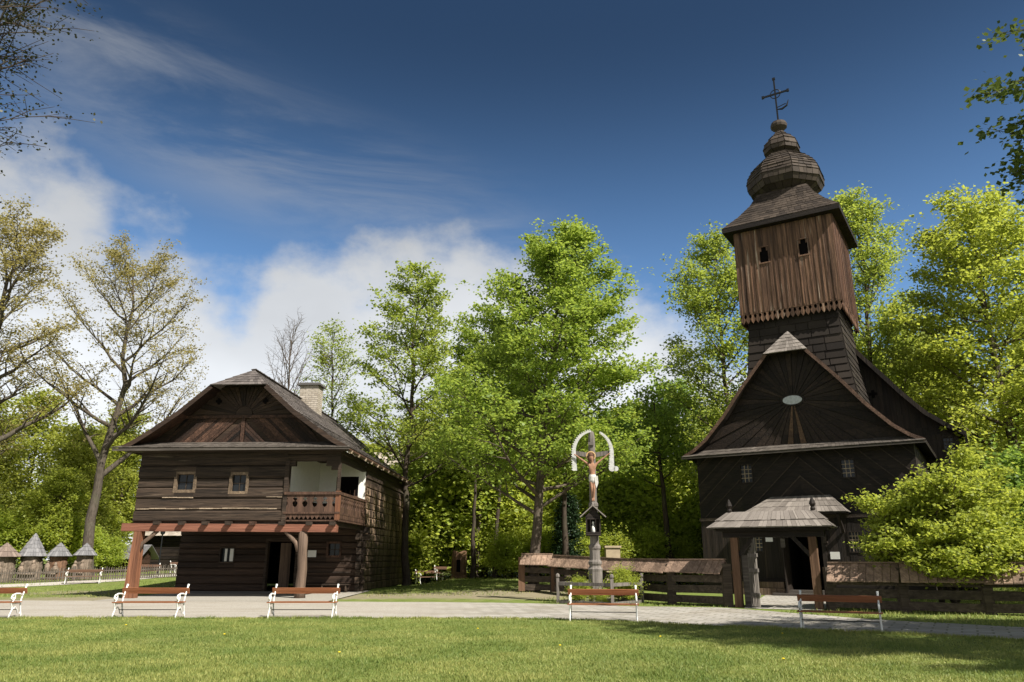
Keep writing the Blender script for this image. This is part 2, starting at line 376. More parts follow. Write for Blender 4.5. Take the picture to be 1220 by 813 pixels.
def strips(mb, M, a0, a1, z0, z1, size, orient, holes=(), th=.06, rng=None, jit=.012, ch=.02, region=None, szj=.2):
    """boards or logs laid side by side over a rectangle, cut round the openings"""
    rng = rng or random.Random(1)
    lo, hi = (z0, z1) if orient == 'h' else (a0, a1); p = lo
    while p < hi - 1e-4:
        q = min(hi, p + size * rng.uniform(1 - szj, 1 + szj))
        if hi - q < size * .35: q = hi
        rs = [(a0, a1, p, q)] if orient == 'h' else [(p, q, z0, z1)]
        for h in holes: rs = [x for r in rs for x in rect_minus(r, h)]
        o = th + rng.uniform(-jit, jit)
        for (b0, b1, y0, y1) in rs:
            if min(b1 - b0, y1 - y0) < .012: continue
            if region:
                pg = clip([(b0, y0), (b1, y0), (b1, y1), (b0, y1)], region)
                if len(pg) > 2: mb.poly(pg, M, 0, o)
                continue
            c = min(ch, (y1 - y0) * .3, (b1 - b0) * .3)
            if orient == 'h': prof = [(y0, 0), (y0, o - c), (y0 + c, o), (y1 - c, o), (y1, o - c), (y1, 0)]; v = [M(b0, z, k) for z, k in prof] + [M(b1, z, k) for z, k in prof]
            else: prof = [(b0, 0), (b0, o - c), (b0 + c, o), (b1 - c, o), (b1, o - c), (b1, 0)]; v = [M(a, y0, k) for a, k in prof] + [M(a, y1, k) for a, k in prof]
            n = 6; mb.add(v, [tuple(range(n)), tuple(range(2 * n - 1, n - 1, -1))] + [(i, (i + 1) % n, (i + 1) % n + n, i + n) for i in range(n)])
        p = q
    return mb
def shingles(mb, q, rows, wdt=.16, th=.03, rng=None, under=True, lap=.35, down=False):
    rng = rng or random.Random(3); bl, br, tr, tl = [Vector(p) for p in q]
    nrm = (br - bl).cross(tl - bl)
    if nrm.length < 1e-6: nrm = (br - bl).cross(tr - bl)
    nrm.normalize()
    if (nrm.z < -1e-4) != down: nrm = -nrm
    P = lambda u, v: (bl * (1 - u) + br * u) * (1 - v) + (tl * (1 - u) + tr * u) * v
    if under:
        mb.add([bl - nrm * .012, br - nrm * .012, tr - nrm * .012, tl - nrm * .012], [(0, 1, 2, 3)])
    for i in range(rows):
        v0 = i / rows; v1 = min(1.0, (i + 1 + lap) / rows); Lw = (P(1, v0) - P(0, v0)).length
        n = max(1, int(round(Lw / wdt))); e = [0.0] + [(k + rng.uniform(-.28, .28)) / n for k in range(1, n)] + [1.0]
        for k in range(n):
            u0, u1 = e[k] , e[k + 1] ; g = .03 / n; u0 += g; u1 -= g
            vv = v0 + (rng.uniform(-.06, .03) / rows if i else 0); t = th * rng.uniform(.75, 1.3)
            a, b, c, d_ = P(u0, vv), P(u1, vv), P(u1, v1), P(u0, v1)
            mb.add([a, b, a + nrm * t, b + nrm * t, c + nrm * th * .25, d_ + nrm * th * .25], [(0, 1, 3, 2), (2, 3, 4, 5), (0, 2, 5), (1, 4, 3)])
    return mb
def window(parent, M, a0, a1, z0, z1, fw=.09, nx=2, nz=2, mat='win', bar='win', out=.03, depth=-.12, name='window', barw=.03):
    f = MB()
    for (b0, b1, y0, y1) in ((a0 - fw, a0, z0 - fw, z1 + fw), (a1, a1 + fw, z0 - fw, z1 + fw), (a0, a1, z1, z1 + fw), (a0, a1, z0 - fw, z0)):
        f.poly([(b0, y0), (b1, y0), (b1, y1), (b0, y1)], M, depth, out)
    fo = f.build(name, W[mat], parent)
    MB().poly([(a0, z0), (a1, z0), (a1, z1), (a0, z1)], M, depth + .01, depth + .02).build('pane', W['glass'], fo)
    g = MB()
    for i in range(1, nx):
        x = a0 + (a1 - a0) * i / nx; g.poly([(x - barw / 2, z0), (x + barw / 2, z0), (x + barw / 2, z1), (x - barw / 2, z1)], M, depth + .025, depth + .05)
    for j in range(1, nz):
        y = z0 + (z1 - z0) * j / nz; g.poly([(a0, y - barw / 2), (a1, y - barw / 2), (a1, y + barw / 2), (a0, y + barw / 2)], M, depth + .03, depth + .055)
    if nx > 1 or nz > 1: g.build('muntin', W[bar], fo)
    return fo

# ------------------------------------------------------------------ ground, paths
def hgt(x, y):
    g = .38 * np.exp(-(((x - 0) / 7.0) ** 2 + ((y - 42) / 5.5) ** 2))
    ss = lambda t: (lambda q: q * q * (3 - 2 * q))(np.clip(t, 0, 1))
    return g + np.clip((y - 60) / 60, 0, 1) * .6 + .62 * ss((-17.6 - x) / 3) * ss((y - 40) / 17) + .42 * ss((x + 6.2) / 3) * ss((9 - x) / 4) * ss((y - 41) / 9)
def ground():
    xs = np.concatenate([np.linspace(-400, -45, 18), np.linspace(-42, 42, 85), np.linspace(45, 400, 18)])
    ys = np.concatenate([np.linspace(-60, 5, 8), np.linspace(7, 75, 69), np.linspace(80, 600, 22)])
    X, Y = np.meshgrid(xs, ys); Z = hgt(X, Y); v = np.stack([X.ravel(), Y.ravel(), Z.ravel()], 1)
    nx = len(xs); i = np.arange(len(ys) - 1)[:, None] * nx + np.arange(nx - 1)[None]; i = i.ravel()
    me = np_mesh('ground', v, np.stack([i, i + 1, i + nx + 1, i + nx], 1))
    me.polygons.foreach_set('use_smooth', [True] * len(me.polygons))
    m = Mat('lawn_ground', .95, .1); v = m.coord()
    a = m.noise(v, .22, 5, .6); b = m.noise(v, 1.7, 5, .65); c = m.noise(v, 25, 4, .7)
    col = m.ramp(b, [(.28, (.12, .165, .035)), (.72, (.22, .265, .07))])
    col = m.mix(m.rng(a, .52, .68, 0, .45), col, (.20, .20, .075))
    col = m.mix(m.rng(c, .3, .7, 0, .5), col, (.06, .085, .02))
    # bare trodden earth round the house and beyond the path
    sp = m.n('ShaderNodeSeparateXYZ'); m.l(v, sp.inputs[0])
    def gauss(cx, cy, sx, sy):
        dx = m.math('DIVIDE', m.math('SUBTRACT', sp.outputs[0], cx), sx); dy = m.math('DIVIDE', m.math('SUBTRACT', sp.outputs[1], cy), sy)
        return m.math('EXPONENT', m.math('MULTIPLY', m.math('ADD', m.math('MULTIPLY', dx, dx), m.math('MULTIPLY', dy, dy)), -1))
    e = m.math('ADD', m.math('ADD', gauss(-6, 35.2, 9, 2.6), gauss(-17, 33.5, 7, 3)), m.math('ADD', gauss(2, 36, 4, 4), gauss(-22, 40, 3.5, 3.0)))
    e = m.math('ADD', e, m.math('MULTIPLY', m.math('SUBTRACT', b, .5), 1.8)); e = m.math('ADD', e, m.math('MULTIPLY', m.math('SUBTRACT', c, .5), .6))
    col = m.mix(m.rng(e, .45, .95, 0, .85), col, (.25, .21, .15))
    m.bump(m.math('ADD', b, c), .05, .7); m.col(col)
    o = obj('ground', me, m.m); o['kind'] = 'structure'
ground()
def sheet(name, top, bot, z, mat, n=60):
    """strip between two polylines sampled at equal steps"""
    def samp(pl, t):
        pl = np.array(pl, float); s = np.r_[0, np.cumsum(np.hypot(*np.diff(pl, axis=0).T))]; return np.stack([np.interp(t * s[-1], s, pl[:, k]) for k in (0, 1)], 1)
    t = np.linspace(0, 1, n); a = samp(bot, t); b = samp(top, t); r = np.random.RandomState(5)
    a[:, 1] += r.normal(0, .03, n)
    b[:, 1] += r.normal(0, .06, n)
    v = np.zeros((2 * n, 3)); v[:n, :2] = a; v[n:, :2] = b; v[:, 2] = hgt(v[:, 0], v[:, 1]) + z
    i = np.arange(n - 1); o = obj(name, np_mesh(name, v, np.stack([i, i + 1, i + 1 + n, i + n], 1)), mat); o['kind'] = 'structure'; return o
def gravel_mat(name='path_gravel', base=(.36, .33, .285)):
    m = Mat(name, .92, .15); v = m.coord(); a = m.noise(v, .6, 5, .6); b = m.noise(v, 14, 6, .75)
    c = m.ramp(b, [(.28, tuple(q * .6 for q in base)), (.7, tuple(q * 1.2 for q in base))]); c = m.mix(m.rng(a, .45, .7, 0, .4), c, (.30, .26, .20))
    m.bump(b, .02, .8); return m.col(c)
def paver_mat():
    m = Mat('paving', .85, .2); v = m.coord((1, 1, 1), (0, 0, R(30)))
    br = m.n('ShaderNodeTexBrick'); m.l(v, br.inputs['Vector']); br.inputs['Scale'].default_value = 1; br.inputs['Brick Width'].default_value = .62; br.inputs['Row Height'].default_value = .42
    br.inputs['Mortar Size'].default_value = .028; br.inputs['Mortar Smooth'].default_value = .4; br.inputs['Bias'].default_value = 0
    br.inputs['Color1'].default_value = (.25, .235, .21, 1); br.inputs['Color2'].default_value = (.41, .385, .345, 1); br.inputs['Mortar'].default_value = (.10, .10, .06, 1)
    g = m.noise(m.coord(), 9, 6, .7); g2 = m.noise(m.coord(), .5, 4)
    c = m.mix(.3, br.outputs[0], m.ramp(g, [(.3, (.20, .185, .16)), (.7, (.46, .43, .385))])); c = m.mix(m.rng(g2, .48, .66, 0, .55), c, (.21, .185, .14))
    # pavers give way to gravel toward the house
    sp = m.n('ShaderNodeSeparateXYZ'); m.l(m.coord(), sp.inputs[0]); gb = m.noise(m.coord(), 14, 6, .75)
    gr = m.ramp(gb, [(.28, (.22, .20, .17)), (.7, (.45, .42, .365))]); gr = m.mix(m.rng(m.noise(m.coord((.5, 1.6, 1)), .8, 5, .65), .45, .68, 0, .55), gr, (.25, .22, .17))
    f = m.rng(m.math('ADD', sp.outputs[0], m.math('MULTIPLY', g2, 3)), -2.5, 1.5, 0, 1)
    c = m.mix(f, gr, c); m.bump(m.math('SUBTRACT', g, m.math('MULTIPLY', br.outputs['Fac'], 1.2)), .015, .7); return m.col(c)
PAV = paver_mat(); GRV = gravel_mat()
LOW = [(-45, 22.9), (-20, 22.8), (-8, 22.8), (-2.6, 22.8), (0, 22.6), (2.1, 22.1), (5.2, 20.1), (8, 18.5), (10.6, 16.75), (16, 13.4)]
UP = [(-45, 34.5), (-21, 32.6), (-16, 32.2), (-8, 31.6), (-4, 31.2), (0, 30.6), (4, 28.6), (7.4, 27.6), (10, 22.4), (12.5, 19.8), (19, 15.6)]
sheet('path', UP, LOW, .006, PAV, 120)
sheet('terrace', [(-16.9, 40), (-7, 39.5)], [(-16.9, 32.0), (-7.3, 31.6)], .014, gravel_mat('terrace_gravel', (.33, .31, .27)), 20)
sheet('church_path', [(12.0, 37.6), (15.0, 35.7)], [(7.9, 27.2), (10.2, 26.2)], .012, PAV, 20)
PL = [(-44, 37.0), (-33, 42.2), (-27, 46.5), (-24.2, 50), (-22.6, 55), (-20, 63)]
sheet('side_path', [(x - .9, y + 1.1) for x, y in PL], [(x + .5, y - .9) for x, y in PL], .02, gravel_mat('side_gravel', (.46, .43, .385)), 60)

def inside_path(x, y):
    lo = np.interp(x, [p[0] for p in LOW], [p[1] for p in LOW]); return y > lo
def name_fringe(l): return 'fringing' in l
def blades(name, n, xr, yr, hmin, hmax, wd, seed, keep, label, curve=.35):
    r = np.random.RandomState(seed); K_ = 30 if name_fringe(label) else 2; x = r.uniform(*xr, n * K_); t = r.random(n * K_)
    y = 1 / (1 / yr[0] + t * (1 / yr[1] - 1 / yr[0]))     # denser near the path-side of the viewer's lawn
    k = keep(x, y); x = x[k][:n]; y = y[k][:n]; n = len(x)
    a = r.uniform(0, 2 * PI, n); h = r.uniform(hmin, hmax, n); ln = r.uniform(-1, 1, (n, 2)) * h[:, None] * curve * 2
    pt = .5 + .25 * (np.sin(x * 1.7 + 2 * np.sin(y * .9)) * np.sin(y * 2.1 + 1.5 * np.sin(x * .7)) + np.sin(x * 5.3 + y * 2.2) * np.sin(y * 6.1 - x * 1.9)); h = h * (.45 + 1.1 * pt); ln *= (.6 + .8 * pt)[:, None]
    z = hgt(x, y); dx = np.cos(a) * wd / 2 * r.uniform(.6, 1.4, n); dy = np.sin(a) * wd / 2
    v = np.zeros((n, 3, 3)); v[:, 0] = np.stack([x - dx, y - dy, z], 1); v[:, 1] = np.stack([x + dx, y + dy, z], 1); v[:, 2] = np.stack([x + ln[:, 0], y + ln[:, 1], z + h], 1)
    o = obj(name, np_mesh(name, v.reshape(-1, 3), np.arange(3 * n).reshape(-1, 3)), W['blade']); tag(o, label, 'grass', None, 'stuff')
    return o
blades('grass', 230000, (-17, 17), (9.0, 23.2), .018, .05, .016, 2, lambda x, y: (~inside_path(x, y - .05)) & (np.abs(x) < y * .78 + 1.2), 'short mown green lawn grass in the foreground')
rb = np.random.RandomState(8)
def low_y(x): return np.interp(x, [p[0] for p in LOW], [p[1] for p in LOW])
blades('grass', 26000, (-17, 17), (12, 23.2), .03, .085, .02, 12, lambda x, y: (y > low_y(x) - .3) & (y < low_y(x) + .03 + .10 * np.sin(x * 2.3) + .07 * np.sin(x * 7.1)) & (np.abs(x) < y * .78 + 1.2), 'longer uncut grass fringing the near edge of the path')
def up_y(x): return np.interp(x, [p[0] for p in UP], [p[1] for p in UP])
blades('grass', 60000, (-46, 30), (19, 60), .03, .11, .03, 4,
       lambda x, y: (y > up_y(x) + .1 + .5 * np.sin(x * 3) * np.sin(y * 2)) & ~((x > -17.3) & (x < -6.6) & (y < 52)) & ~((x > 7.5) & (x < 15.5) & (y > 26) & (y < 38)) & (np.abs(x - 1) + np.abs(y - 35) > 1.5)
       & ~((np.abs(x + 12) < 13) & (y < 35)), 'longer green grass growing beyond the path between the buildings')

# ------------------------------------------------------------------ timber house
def profile_roof(mb, cx, prof, y0, y1, rows_per, sgn, width=.17, th=.03, rng=None):
    """prof: (half width, z) from ridge to eave; one side of a long roof with its ridge along y"""
    for (b0, z0), (b1, z1) in zip(prof[:-1], prof[1:]):
        ln = math.hypot(b1 - b0, z1 - z0); rows = max(1, round(ln / rows_per))
        A = (cx + sgn * b1, y0, z1); B = (cx + sgn * b1, y1, z1); C = (cx + sgn * b0, y1, z0); D = (cx + sgn * b0, y0, z0)
        shingles(mb, (A, B, C, D), rows, width, th, rng)
def house():
    H = empty('timber_house', (-16.7, 34.2, 0), R(-3), 'two-storey dark log house with shingled half-hipped roof, corner balcony and red-brown porch beam', 'house')
    rg = random.Random(11)
    F = lambda y0: (lambda a, z, o: (a, y0 - o, z))           # facing the viewer
    RS = lambda x0: (lambda a, z, o: (x0 + o, a, z))          # facing right
    D1 = 5.0; DL = 16.6; AW = 9.1; CX = 4.4
    # ground floor
    hol = [(1.95, 2.75, 1.45, 2.2), (4.35, 5.85, .02, 2.45), (7.35, 8.05, 1.75, 2.42)]
    m = MB(); strips(m, F(D1), -.1, AW, .12, 3.15, .34, 'h', hol, .22, rg, .03, .05); m.build('log_wall', W['log_low'], H)
    MB().box(-.15, AW + .05, D1 - .3, D1 + .1, 0, .12).build('plinth', W['stone_cap'], H)
    m = MB(); strips(m, RS(AW - .2), D1 + .0, DL, .12, 6.35, .36, 'h', (), .22, rg, .03, .05); m.build('log_wall', W['side'], H)
    m = MB(); strips(m, lambda a, z, o: (-.1 + .2 - o, a, z), D1, DL, .12, 3.15, .34, 'h', (), .22, rg, .03, .05)
    strips(m, lambda a, z, o: (.2 - o, a, z), 0.2, DL, 3.15, 6.35, .36, 'h', (), .22, rg, .03, .05); m.build('log_wall', W['log_end'], H)
    m = MB(); strips(m, lambda a, z, o: (a, DL - .2 + o, z), 0, AW, .12, 6.4, .36, 'h', (), .22, rg, .03, .05); m.build('log_wall', W['log'], H)
    # notched log ends at the lower right corner
    m = MB()
    for k in range(9):
        z = .14 + k * .34; l = .16 + .1 * (k % 2) + (.28 if k > 6 else 0)
        m.box(AW - .02, AW + .02 + l * .6, D1 - .2, D1 + .02, z, z + .3)
        m.box(AW - .22, AW - .01, D1 - .25 - l, D1 - .2, z + .02, z + .31)
    m.build('corner_joint', W['log'], H)
    # upper floor
    hol = [(1.72, 2.6, 4.52, 5.32), (4.2, 5.0, 4.45, 5.28)]
    m = MB(); strips(m, F(.2), 0, 6.72, 3.2, 6.35, .52, 'h', hol, .24, rg, .05, .06); m.build('log_wall', W['log'], H)
    m = MB(); strips(m, F(.2), 6.72, AW, 5.82, 6.35, .27, 'h', (), .22, rg, .02, .04); m.build('lintel', W['log'], H)
    m = MB(); strips(m, RS(AW - .2), .0, D1, 5.85, 6.35, .27, 'h', (), .22, rg, .02, .04); m.build('lintel', W['log_end'], H)
    # pale chinks between the big logs
    m = MB()
    for a0, a1, z in ((.1, 6.0, 3.74), (1.2, 2.6, 4.22), (5.2, 6.4, 3.72), (5.9, 6.6, 4.24), (2.7, 4.1, 5.2)):
        m = MB(); p = a0
        while p < a1:
            q = p + rg.uniform(.25, .8); zz = z + rg.uniform(-.01, .01); m.box(p, min(q, a1), -.058, -.02, zz, zz + rg.uniform(.02, .055)); p = q
        m.build('chinking', W['pale'], H)
    MB().box(.0, AW, .02, D1 - .02, 3.08, 3.2).build('upper_floor', W['log_end'], H)
    m = MB(); m.box(.02, AW - .2, .3, DL - .3, 6.3, 6.42); m.build('ceiling', W['log_end'], H)
    m = MB()
    m.poly([(.25, 4.3), (D1, 4.3), (D1, 6.35), (.25, 6.35)], RS(6.72), 0, .03)
    for r in rect_minus((6.75, AW - .01, 4.3, 6.35), (7.62, 8.75, 4.3, 5.62)):
        m.poly([(r[0], r[2]), (r[1], r[2]), (r[1], r[3]), (r[0], r[3])], F(D1 - .23), 0, .03)
    m.build('plaster_wall', W['plaster'], H)
    m = MB(); m.poly([(.25, 3.2), (D1, 3.2), (D1, 4.3), (.25, 4.3)], RS(6.72), 0, .03)
    for q in ((6.75, 7.62), (8.75, AW - .01)): m.poly([(q[0], 3.26), (q[1], 3.26), (q[1], 4.3), (q[0], 4.3)], F(D1 - .23), 0, .03)
    m.build('added_dark_boards', W['log_low'], H)  # dark boards added behind the rail so its cut-outs look shaded
    m = MB(); m.box(7.5, 8.85, D1 - .2, D1 + .6, 3.2, 5.75); m.build('dark_doorway', W['dark'], H)
    m = MB()
    for i in range(5): m.box(7.7 + i * .22, 7.73 + i * .22, D1 - .35, D1 - .32, 3.2, 4.95)
    m.box(7.62, 8.75, D1 - .36, D1 - .31, 4.6, 4.66); m.build('gate_bars', W['rail'], H)
    for a0, a1, z0, z1, fw in ((1.78, 2.54, 4.58, 5.26, .13), (4.28, 4.92, 4.5, 5.22, .12)):
        window(H, F(.2), a0, a1, z0, z1, fw, 2, 2, depth=.1, out=.27, bar='log')
    window(H, F(D1), 2.02, 2.68, 1.5, 2.14, .07, 1, 1, 'log', depth=.06, out=.24)
    c = MB(); c.box(2.18, 2.3, D1 - .1, D1 - .085, 1.52, 2.12); c.box(2.44, 2.62, D1 - .1, D1 - .085, 1.52, 2.12); c.build('curtain', W['plaster'], H)
    window(H, F(D1), 7.42, 7.98, 1.8, 2.36, .1, 2, 2, 'gable_red', depth=.06, out=.26, bar='log')
    m = MB(); m.box(6.42, 6.84, D1 - .29, D1 - .27, 1.72, 2.04); m.build('notice_plate', W['sign'], H)
    # door: frame, half-open leaf inside the dark opening
    m = MB(); m.box(4.28, 4.4, D1 - .27, D1 + .05, .12, 2.5); m.box(5.8, 5.92, D1 - .27, D1 + .05, .12, 2.5); m.box(4.28, 5.92, D1 - .275, D1 + .05, 2.5, 2.64); fr = m.build('door_frame', W['log'], H)
    m = MB(); strips(m, lambda a, z, o: (4.95 + a * .8, D1 + .05 + a * .5 - o, z), 0, .55, .12, 2.4, .14, 'v', (), .05, rg, .005, .008); m.build('door', W['post'], H)
    # carved lines of a low bench against the wall on the right
    m = MB(); m.box(6.1, 8.6, D1 - .62, D1 - .25, .42, .47); [m.box(a, a + .06, D1 - .6, D1 - .3, 0.01, .42) for a in (6.2, 7.3, 8.45)]; m.box(6.1, 8.6, D1 - .29, D1 - .25, .98, 1.04); m.build('wall_bench', W['log'], H)
    # beam, joist ends, posts, braces
    m = MB(); m.hexa([(-.42, -.14, 2.80), (9.12, -.14, 2.74), (9.12, .22, 2.74), (-.42, .22, 2.80), (-.42, -.14, 3.14), (9.12, -.14, 3.06), (9.12, .22, 3.06), (-.42, .22, 3.14)]); m.build('beam', W['red_beam'], H)
    for a in (1.18, 2.3, 3.35, 4.38, 5.45, 6.75, 7.95, 8.98):
        j = MB(); z = 3.07 - .006 * a; j.box(a - .11, a + .11, -.34, 5, z, z + .16); j.build('joist', W['log' if int(a * 10) % 2 else 'gable_red'], H)
    m = MB(); m.bar((.30, .02, 0.0), (.34, .04, 2.8), .46, .42, (0, 1, 0), .33, .34); m.build('post', W['orange_post'], H)
    m = MB(); m.tube([(7.7, .02, 0), (7.68, .03, .4), (7.72, .02, 1.2), (7.66, .04, 2.0), (7.66, .04, 2.78)], [.24, .215, .2, .2, .21], 12); m.build('post', W['post'], H, True)
    m = MB(); m.tube([(.42, .0, 1.9), (.56, .0, 2.3), (.95, .0, 2.62), (1.15, 0, 2.82)], [.1, .09, .09, .1], 8); m.build('brace', W['post'], H, True)
    m = MB(); m.tube([(7.5, .0, 1.95), (7.36, .0, 2.3), (7.05, .0, 2.6), (6.85, 0, 2.82)], [.1, .09, .09, .1], 8); m.build('brace', W['post'], H, True)
    # balcony
    bal = MB(); bal.box(6.72, AW + .1, -.16, -.02, 4.34, 4.46); bal.box(6.72, AW + .1, -.12, -.03, 3.52, 3.6); bl = bal.build('balcony', W['rail'], H)
    sr = MB(); sr.box(AW - .02, AW + .1, -.02, D1, 4.34, 4.46); sr.box(AW - .02, AW + .08, -.02, D1, 3.5, 3.58); sr.build('side_rail', W['rail'], bl)
    def cutboard(mb, M, a, wd, z0, z1, tip=True):
        c = a + wd / 2; h = z1 - z0; k = wd * .5
        R_ = [(k, 0), (k, .28 * h), (k * .62, .36 * h), (k * .45, .5 * h), (k * .62, .6 * h), (k * .95, .62 * h), (k * .5, .76 * h), (k * .9, .84 * h), (k, .86 * h), (k, h)]
        mb.poly([(c + x, z0 + z) for x, z in R_] + [(c - x, z0 + z) for x, z in R_[::-1]], M, 0, .035)
    m = MB(); n = 5
    for i in range(n): cutboard(m, F(-.06), 6.78 + i * (2.2 / n), 2.2 / n - .008, 3.58, 4.36)
    m.build('carved_boards', W['rail'], bl)
    m = MB(); n = 14
    for i in range(n): cutboard(m, RS(AW + .03), .05 + i * (4.8 / n), 4.8 / n - .008, 3.56, 4.36)
    m.build('carved_boards', W['rail'], bl)
    m = MB(); n = 12
    for i in range(n):
        a = 6.75 + i * 2.35 / n; b = a + 2.35 / n; m.poly([(a, 3.53), (a, 3.42), ((a + b) / 2, 3.28), (b, 3.42), (b, 3.53)], F(-.04), 0, .03)
    n = 30
    for i in range(n):
        a = i * 4.95 / n; b = a + 4.95 / n; m.poly([(a, 3.51), (a, 3.36), ((a + b) / 2, 3.24), (b, 3.36), (b, 3.51)], RS(AW + .04), 0, .03)
    m.build('scalloped_edge', W['rail'], bl)
    MB().box(AW - .1, AW + .08, -.1, .1, 3.2, 4.5).build('corner_post', W['orange_post'], bl)
    m = MB(); m.box(AW - .08, AW + .04, -.06, .08, 4.5, 5.84); m.box(AW - .62, AW, -.05, .07, 5.6, 5.86); m.box(AW - .38, AW, -.045, .065, 5.42, 5.6); m.build('corner_post', W['log'], bl)
    m = MB(); m.box(6.66, 6.84, -.1, .2, 3.2, 5.85); m.box(6.84, 7.1, -.05, .15, 5.6, 5.84); m.build('corner_post', W['log'], bl)
    MB().box(6.75, AW + .15, -.1, D1, 3.2, 3.26).build('deck', W['rail'], bl)
    # roof
    prof = [(0, 10.25), (1.25, 9.2), (2.6, 8.02), (3.75, 7.2), (4.45, 6.74), (5.12, 6.38)]
    Yf = -.65; Yr = 17.3
    rf = MB(); r2 = random.Random(5)
    profile_roof(rf, CX, prof[1:], Yf, Yr, .3, 1, .17, .035, r2); profile_roof(rf, CX, prof[1:], Yf, Yr, .3, -1, .17, .035, r2)
    for sgn in (1, -1):      # the top strip stops at the half hips
        A = (CX + sgn * 1.25, Yf, 9.2); B = (CX + sgn * 1.25, Yr, 9.2); C = (CX, Yr - 1.6, 10.25); D_ = (CX, .95, 10.25)
        shingles(rf, (A, B, C, D_), 5, .17, .035, r2)
    shingles(rf, ((CX - 1.3, Yf - .08, 9.17), (CX + 1.3, Yf - .08, 9.17), (CX + .03, .95, 10.26), (CX - .03, .95, 10.26)), 6, .17, .035, r2)
    shingles(rf, ((CX + 1.3, Yr + .08, 9.17), (CX - 1.3, Yr + .08, 9.17), (CX - .03, Yr - 1.6, 10.26), (CX + .03, Yr - 1.6, 10.26)), 6, .17, .035, r2)
    roof = rf.build('roof', W['sh_house'], H)
    rm = MB()
    for k in range(60):
        y = .95 + k * (Yr - 2.6) / 60; rm.bar((CX - .12, y, 10.27), (CX + .12, y + .02, 10.29 + r2.uniform(0, .03)), .25, .03)
    rm.build('ridge_shingles', W['sh_house'], roof)
    # underside boards
    ub = MB()
    for sgn in (1, -1):
        for (b0, z0), (b1, z1) in zip(prof[1:-1], prof[2:]):
            y0 = Yf + (.0 if b0 else 1.6)
            ub.hexa([(CX + sgn * b0, y0 + .02, z0 - .1), (CX + sgn * b1, Yf + .02, z1 - .1), (CX + sgn * b1, Yr - .02, z1 - .1), (CX + sgn * b0, Yr - .02 - (0 if b0 else 1.6), z0 - .1),
                     (CX + sgn * b0, y0 + .02, z0 - .03), (CX + sgn * b1, Yf + .02, z1 - .03), (CX + sgn * b1, Yr - .02, z1 - .03), (CX + sgn * b0, Yr - .02 - (0 if b0 else 1.6), z0 - .03)])
    ub.build('soffit', W['gable_red'], roof)
    for sgn in (1, -1):
        vb = MB()
        for (b0, z0), (b1, z1) in zip(prof[1:-1], prof[2:]):
            vb.bar((CX + sgn * b0, Yf - .02, z0 - .08), (CX + sgn * b1, Yf - .02, z1 - .08), .04, .2, (0, 0, 1))
        vb.build('verge_board', W['gable'], roof)
    for k in range(13):
        y = .3 + k * 1.32; m = MB(); m.bar((CX + 4.55, y, 6.52), (CX + 5.14, y, 6.22), .11, .13); m.build('rafter_tail', W['pale'], roof)
    # gable
    def hw(z):
        zs = [p[1] for p in prof][::-1]; bs = [p[0] for p in prof][::-1]; return float(np.interp(z, zs, bs))
    g = MB(); zz = [6.55, 6.9, 7.2, 8.02, 9.2, 9.6]
    for z0, z1 in zip(zz[:-1], zz[1:]): g.poly([(CX - hw(z0) + .05, z0), (CX + hw(z0) - .05, z0), (CX + hw(z1) - .05, z1), (CX - hw(z1) + .05, z1)], F(.32), -.1, 0)
    gb = g.build('gable', W['gable'], H)
    low = [(CX - 3.6, 6.66), (CX + 3.6, 6.66), (CX + 2.6, 7.82), (CX - 2.6, 7.82)]
    for sgn, nm in ((-1, 0), (1, 1)):
        m = MB()
        for k in range(26):
            x = CX + sgn * (.12 + k * .19); w_ = .18
            # boards slope down away from the centre post
            q = [(x, 7.95), (x + sgn * w_, 7.95), (x + sgn * (w_ + 1.55), 6.5), (x + sgn * 1.55, 6.5)]
            q = [(a - sgn * 1.55 if False else a, z) for a, z in q]
            if sgn < 0: q = q[::-1]
            q = clip(q[::-1], [(CX + (.1 if sgn > 0 else -3.7), 6.6), (CX + (3.7 if sgn > 0 else -.1), 6.6), (CX + (2.75 if sgn > 0 else -.1), 7.82), (CX + (.1 if sgn > 0 else -2.75), 7.82)]) or clip(q, [(CX + (.1 if sgn > 0 else -3.7), 6.6), (CX + (3.7 if sgn > 0 else -.1), 6.6), (CX + (2.75 if sgn > 0 else -.1), 7.82), (CX + (.1 if sgn > 0 else -2.75), 7.82)])
            if len(q) > 2: m.poly(q, F(.32), .0, .05 + .012 * (k % 2))
        for k in range(1, 8):      # boards from the post foot outward fill the triangle below
            x0 = CX + sgn * .12; z = 7.82 - k * .18
            q = [(x0, z), (x0, z - .17), (x0 + sgn * 1.6, z - 1.67), (x0 + sgn * 1.6, z - 1.5)]
            reg = [(CX + (.1 if sgn > 0 else -3.7), 6.6), (CX + (3.7 if sgn > 0 else -.1), 6.6), (CX + (3.6 if sgn > 0 else -.1), 7.82), (CX + (.1 if sgn > 0 else -3.6), 7.82)]
            ar = sum(q[i - 1][0] * q[i][1] - q[i][0] * q[i - 1][1] for i in range(4))
            q = clip(q if ar > 0 else q[::-1], reg)
            if len(q) > 2: m.poly(q, F(.32), .0, .052 + .012 * (k % 2))
        m.build('diagonal_boards', W['gable_red'], gb)
    m = MB(); m.box(CX - .08, CX + .08, .24, .33, 6.6, 7.95); m.build('centre_post', W['gable_red'], gb)
    m = MB(); m.box(CX - 2.7, CX + 2.7, .2, .33, 7.82, 7.96); m.build('gable_rail', W['gable_red'], gb)
    m = MB()
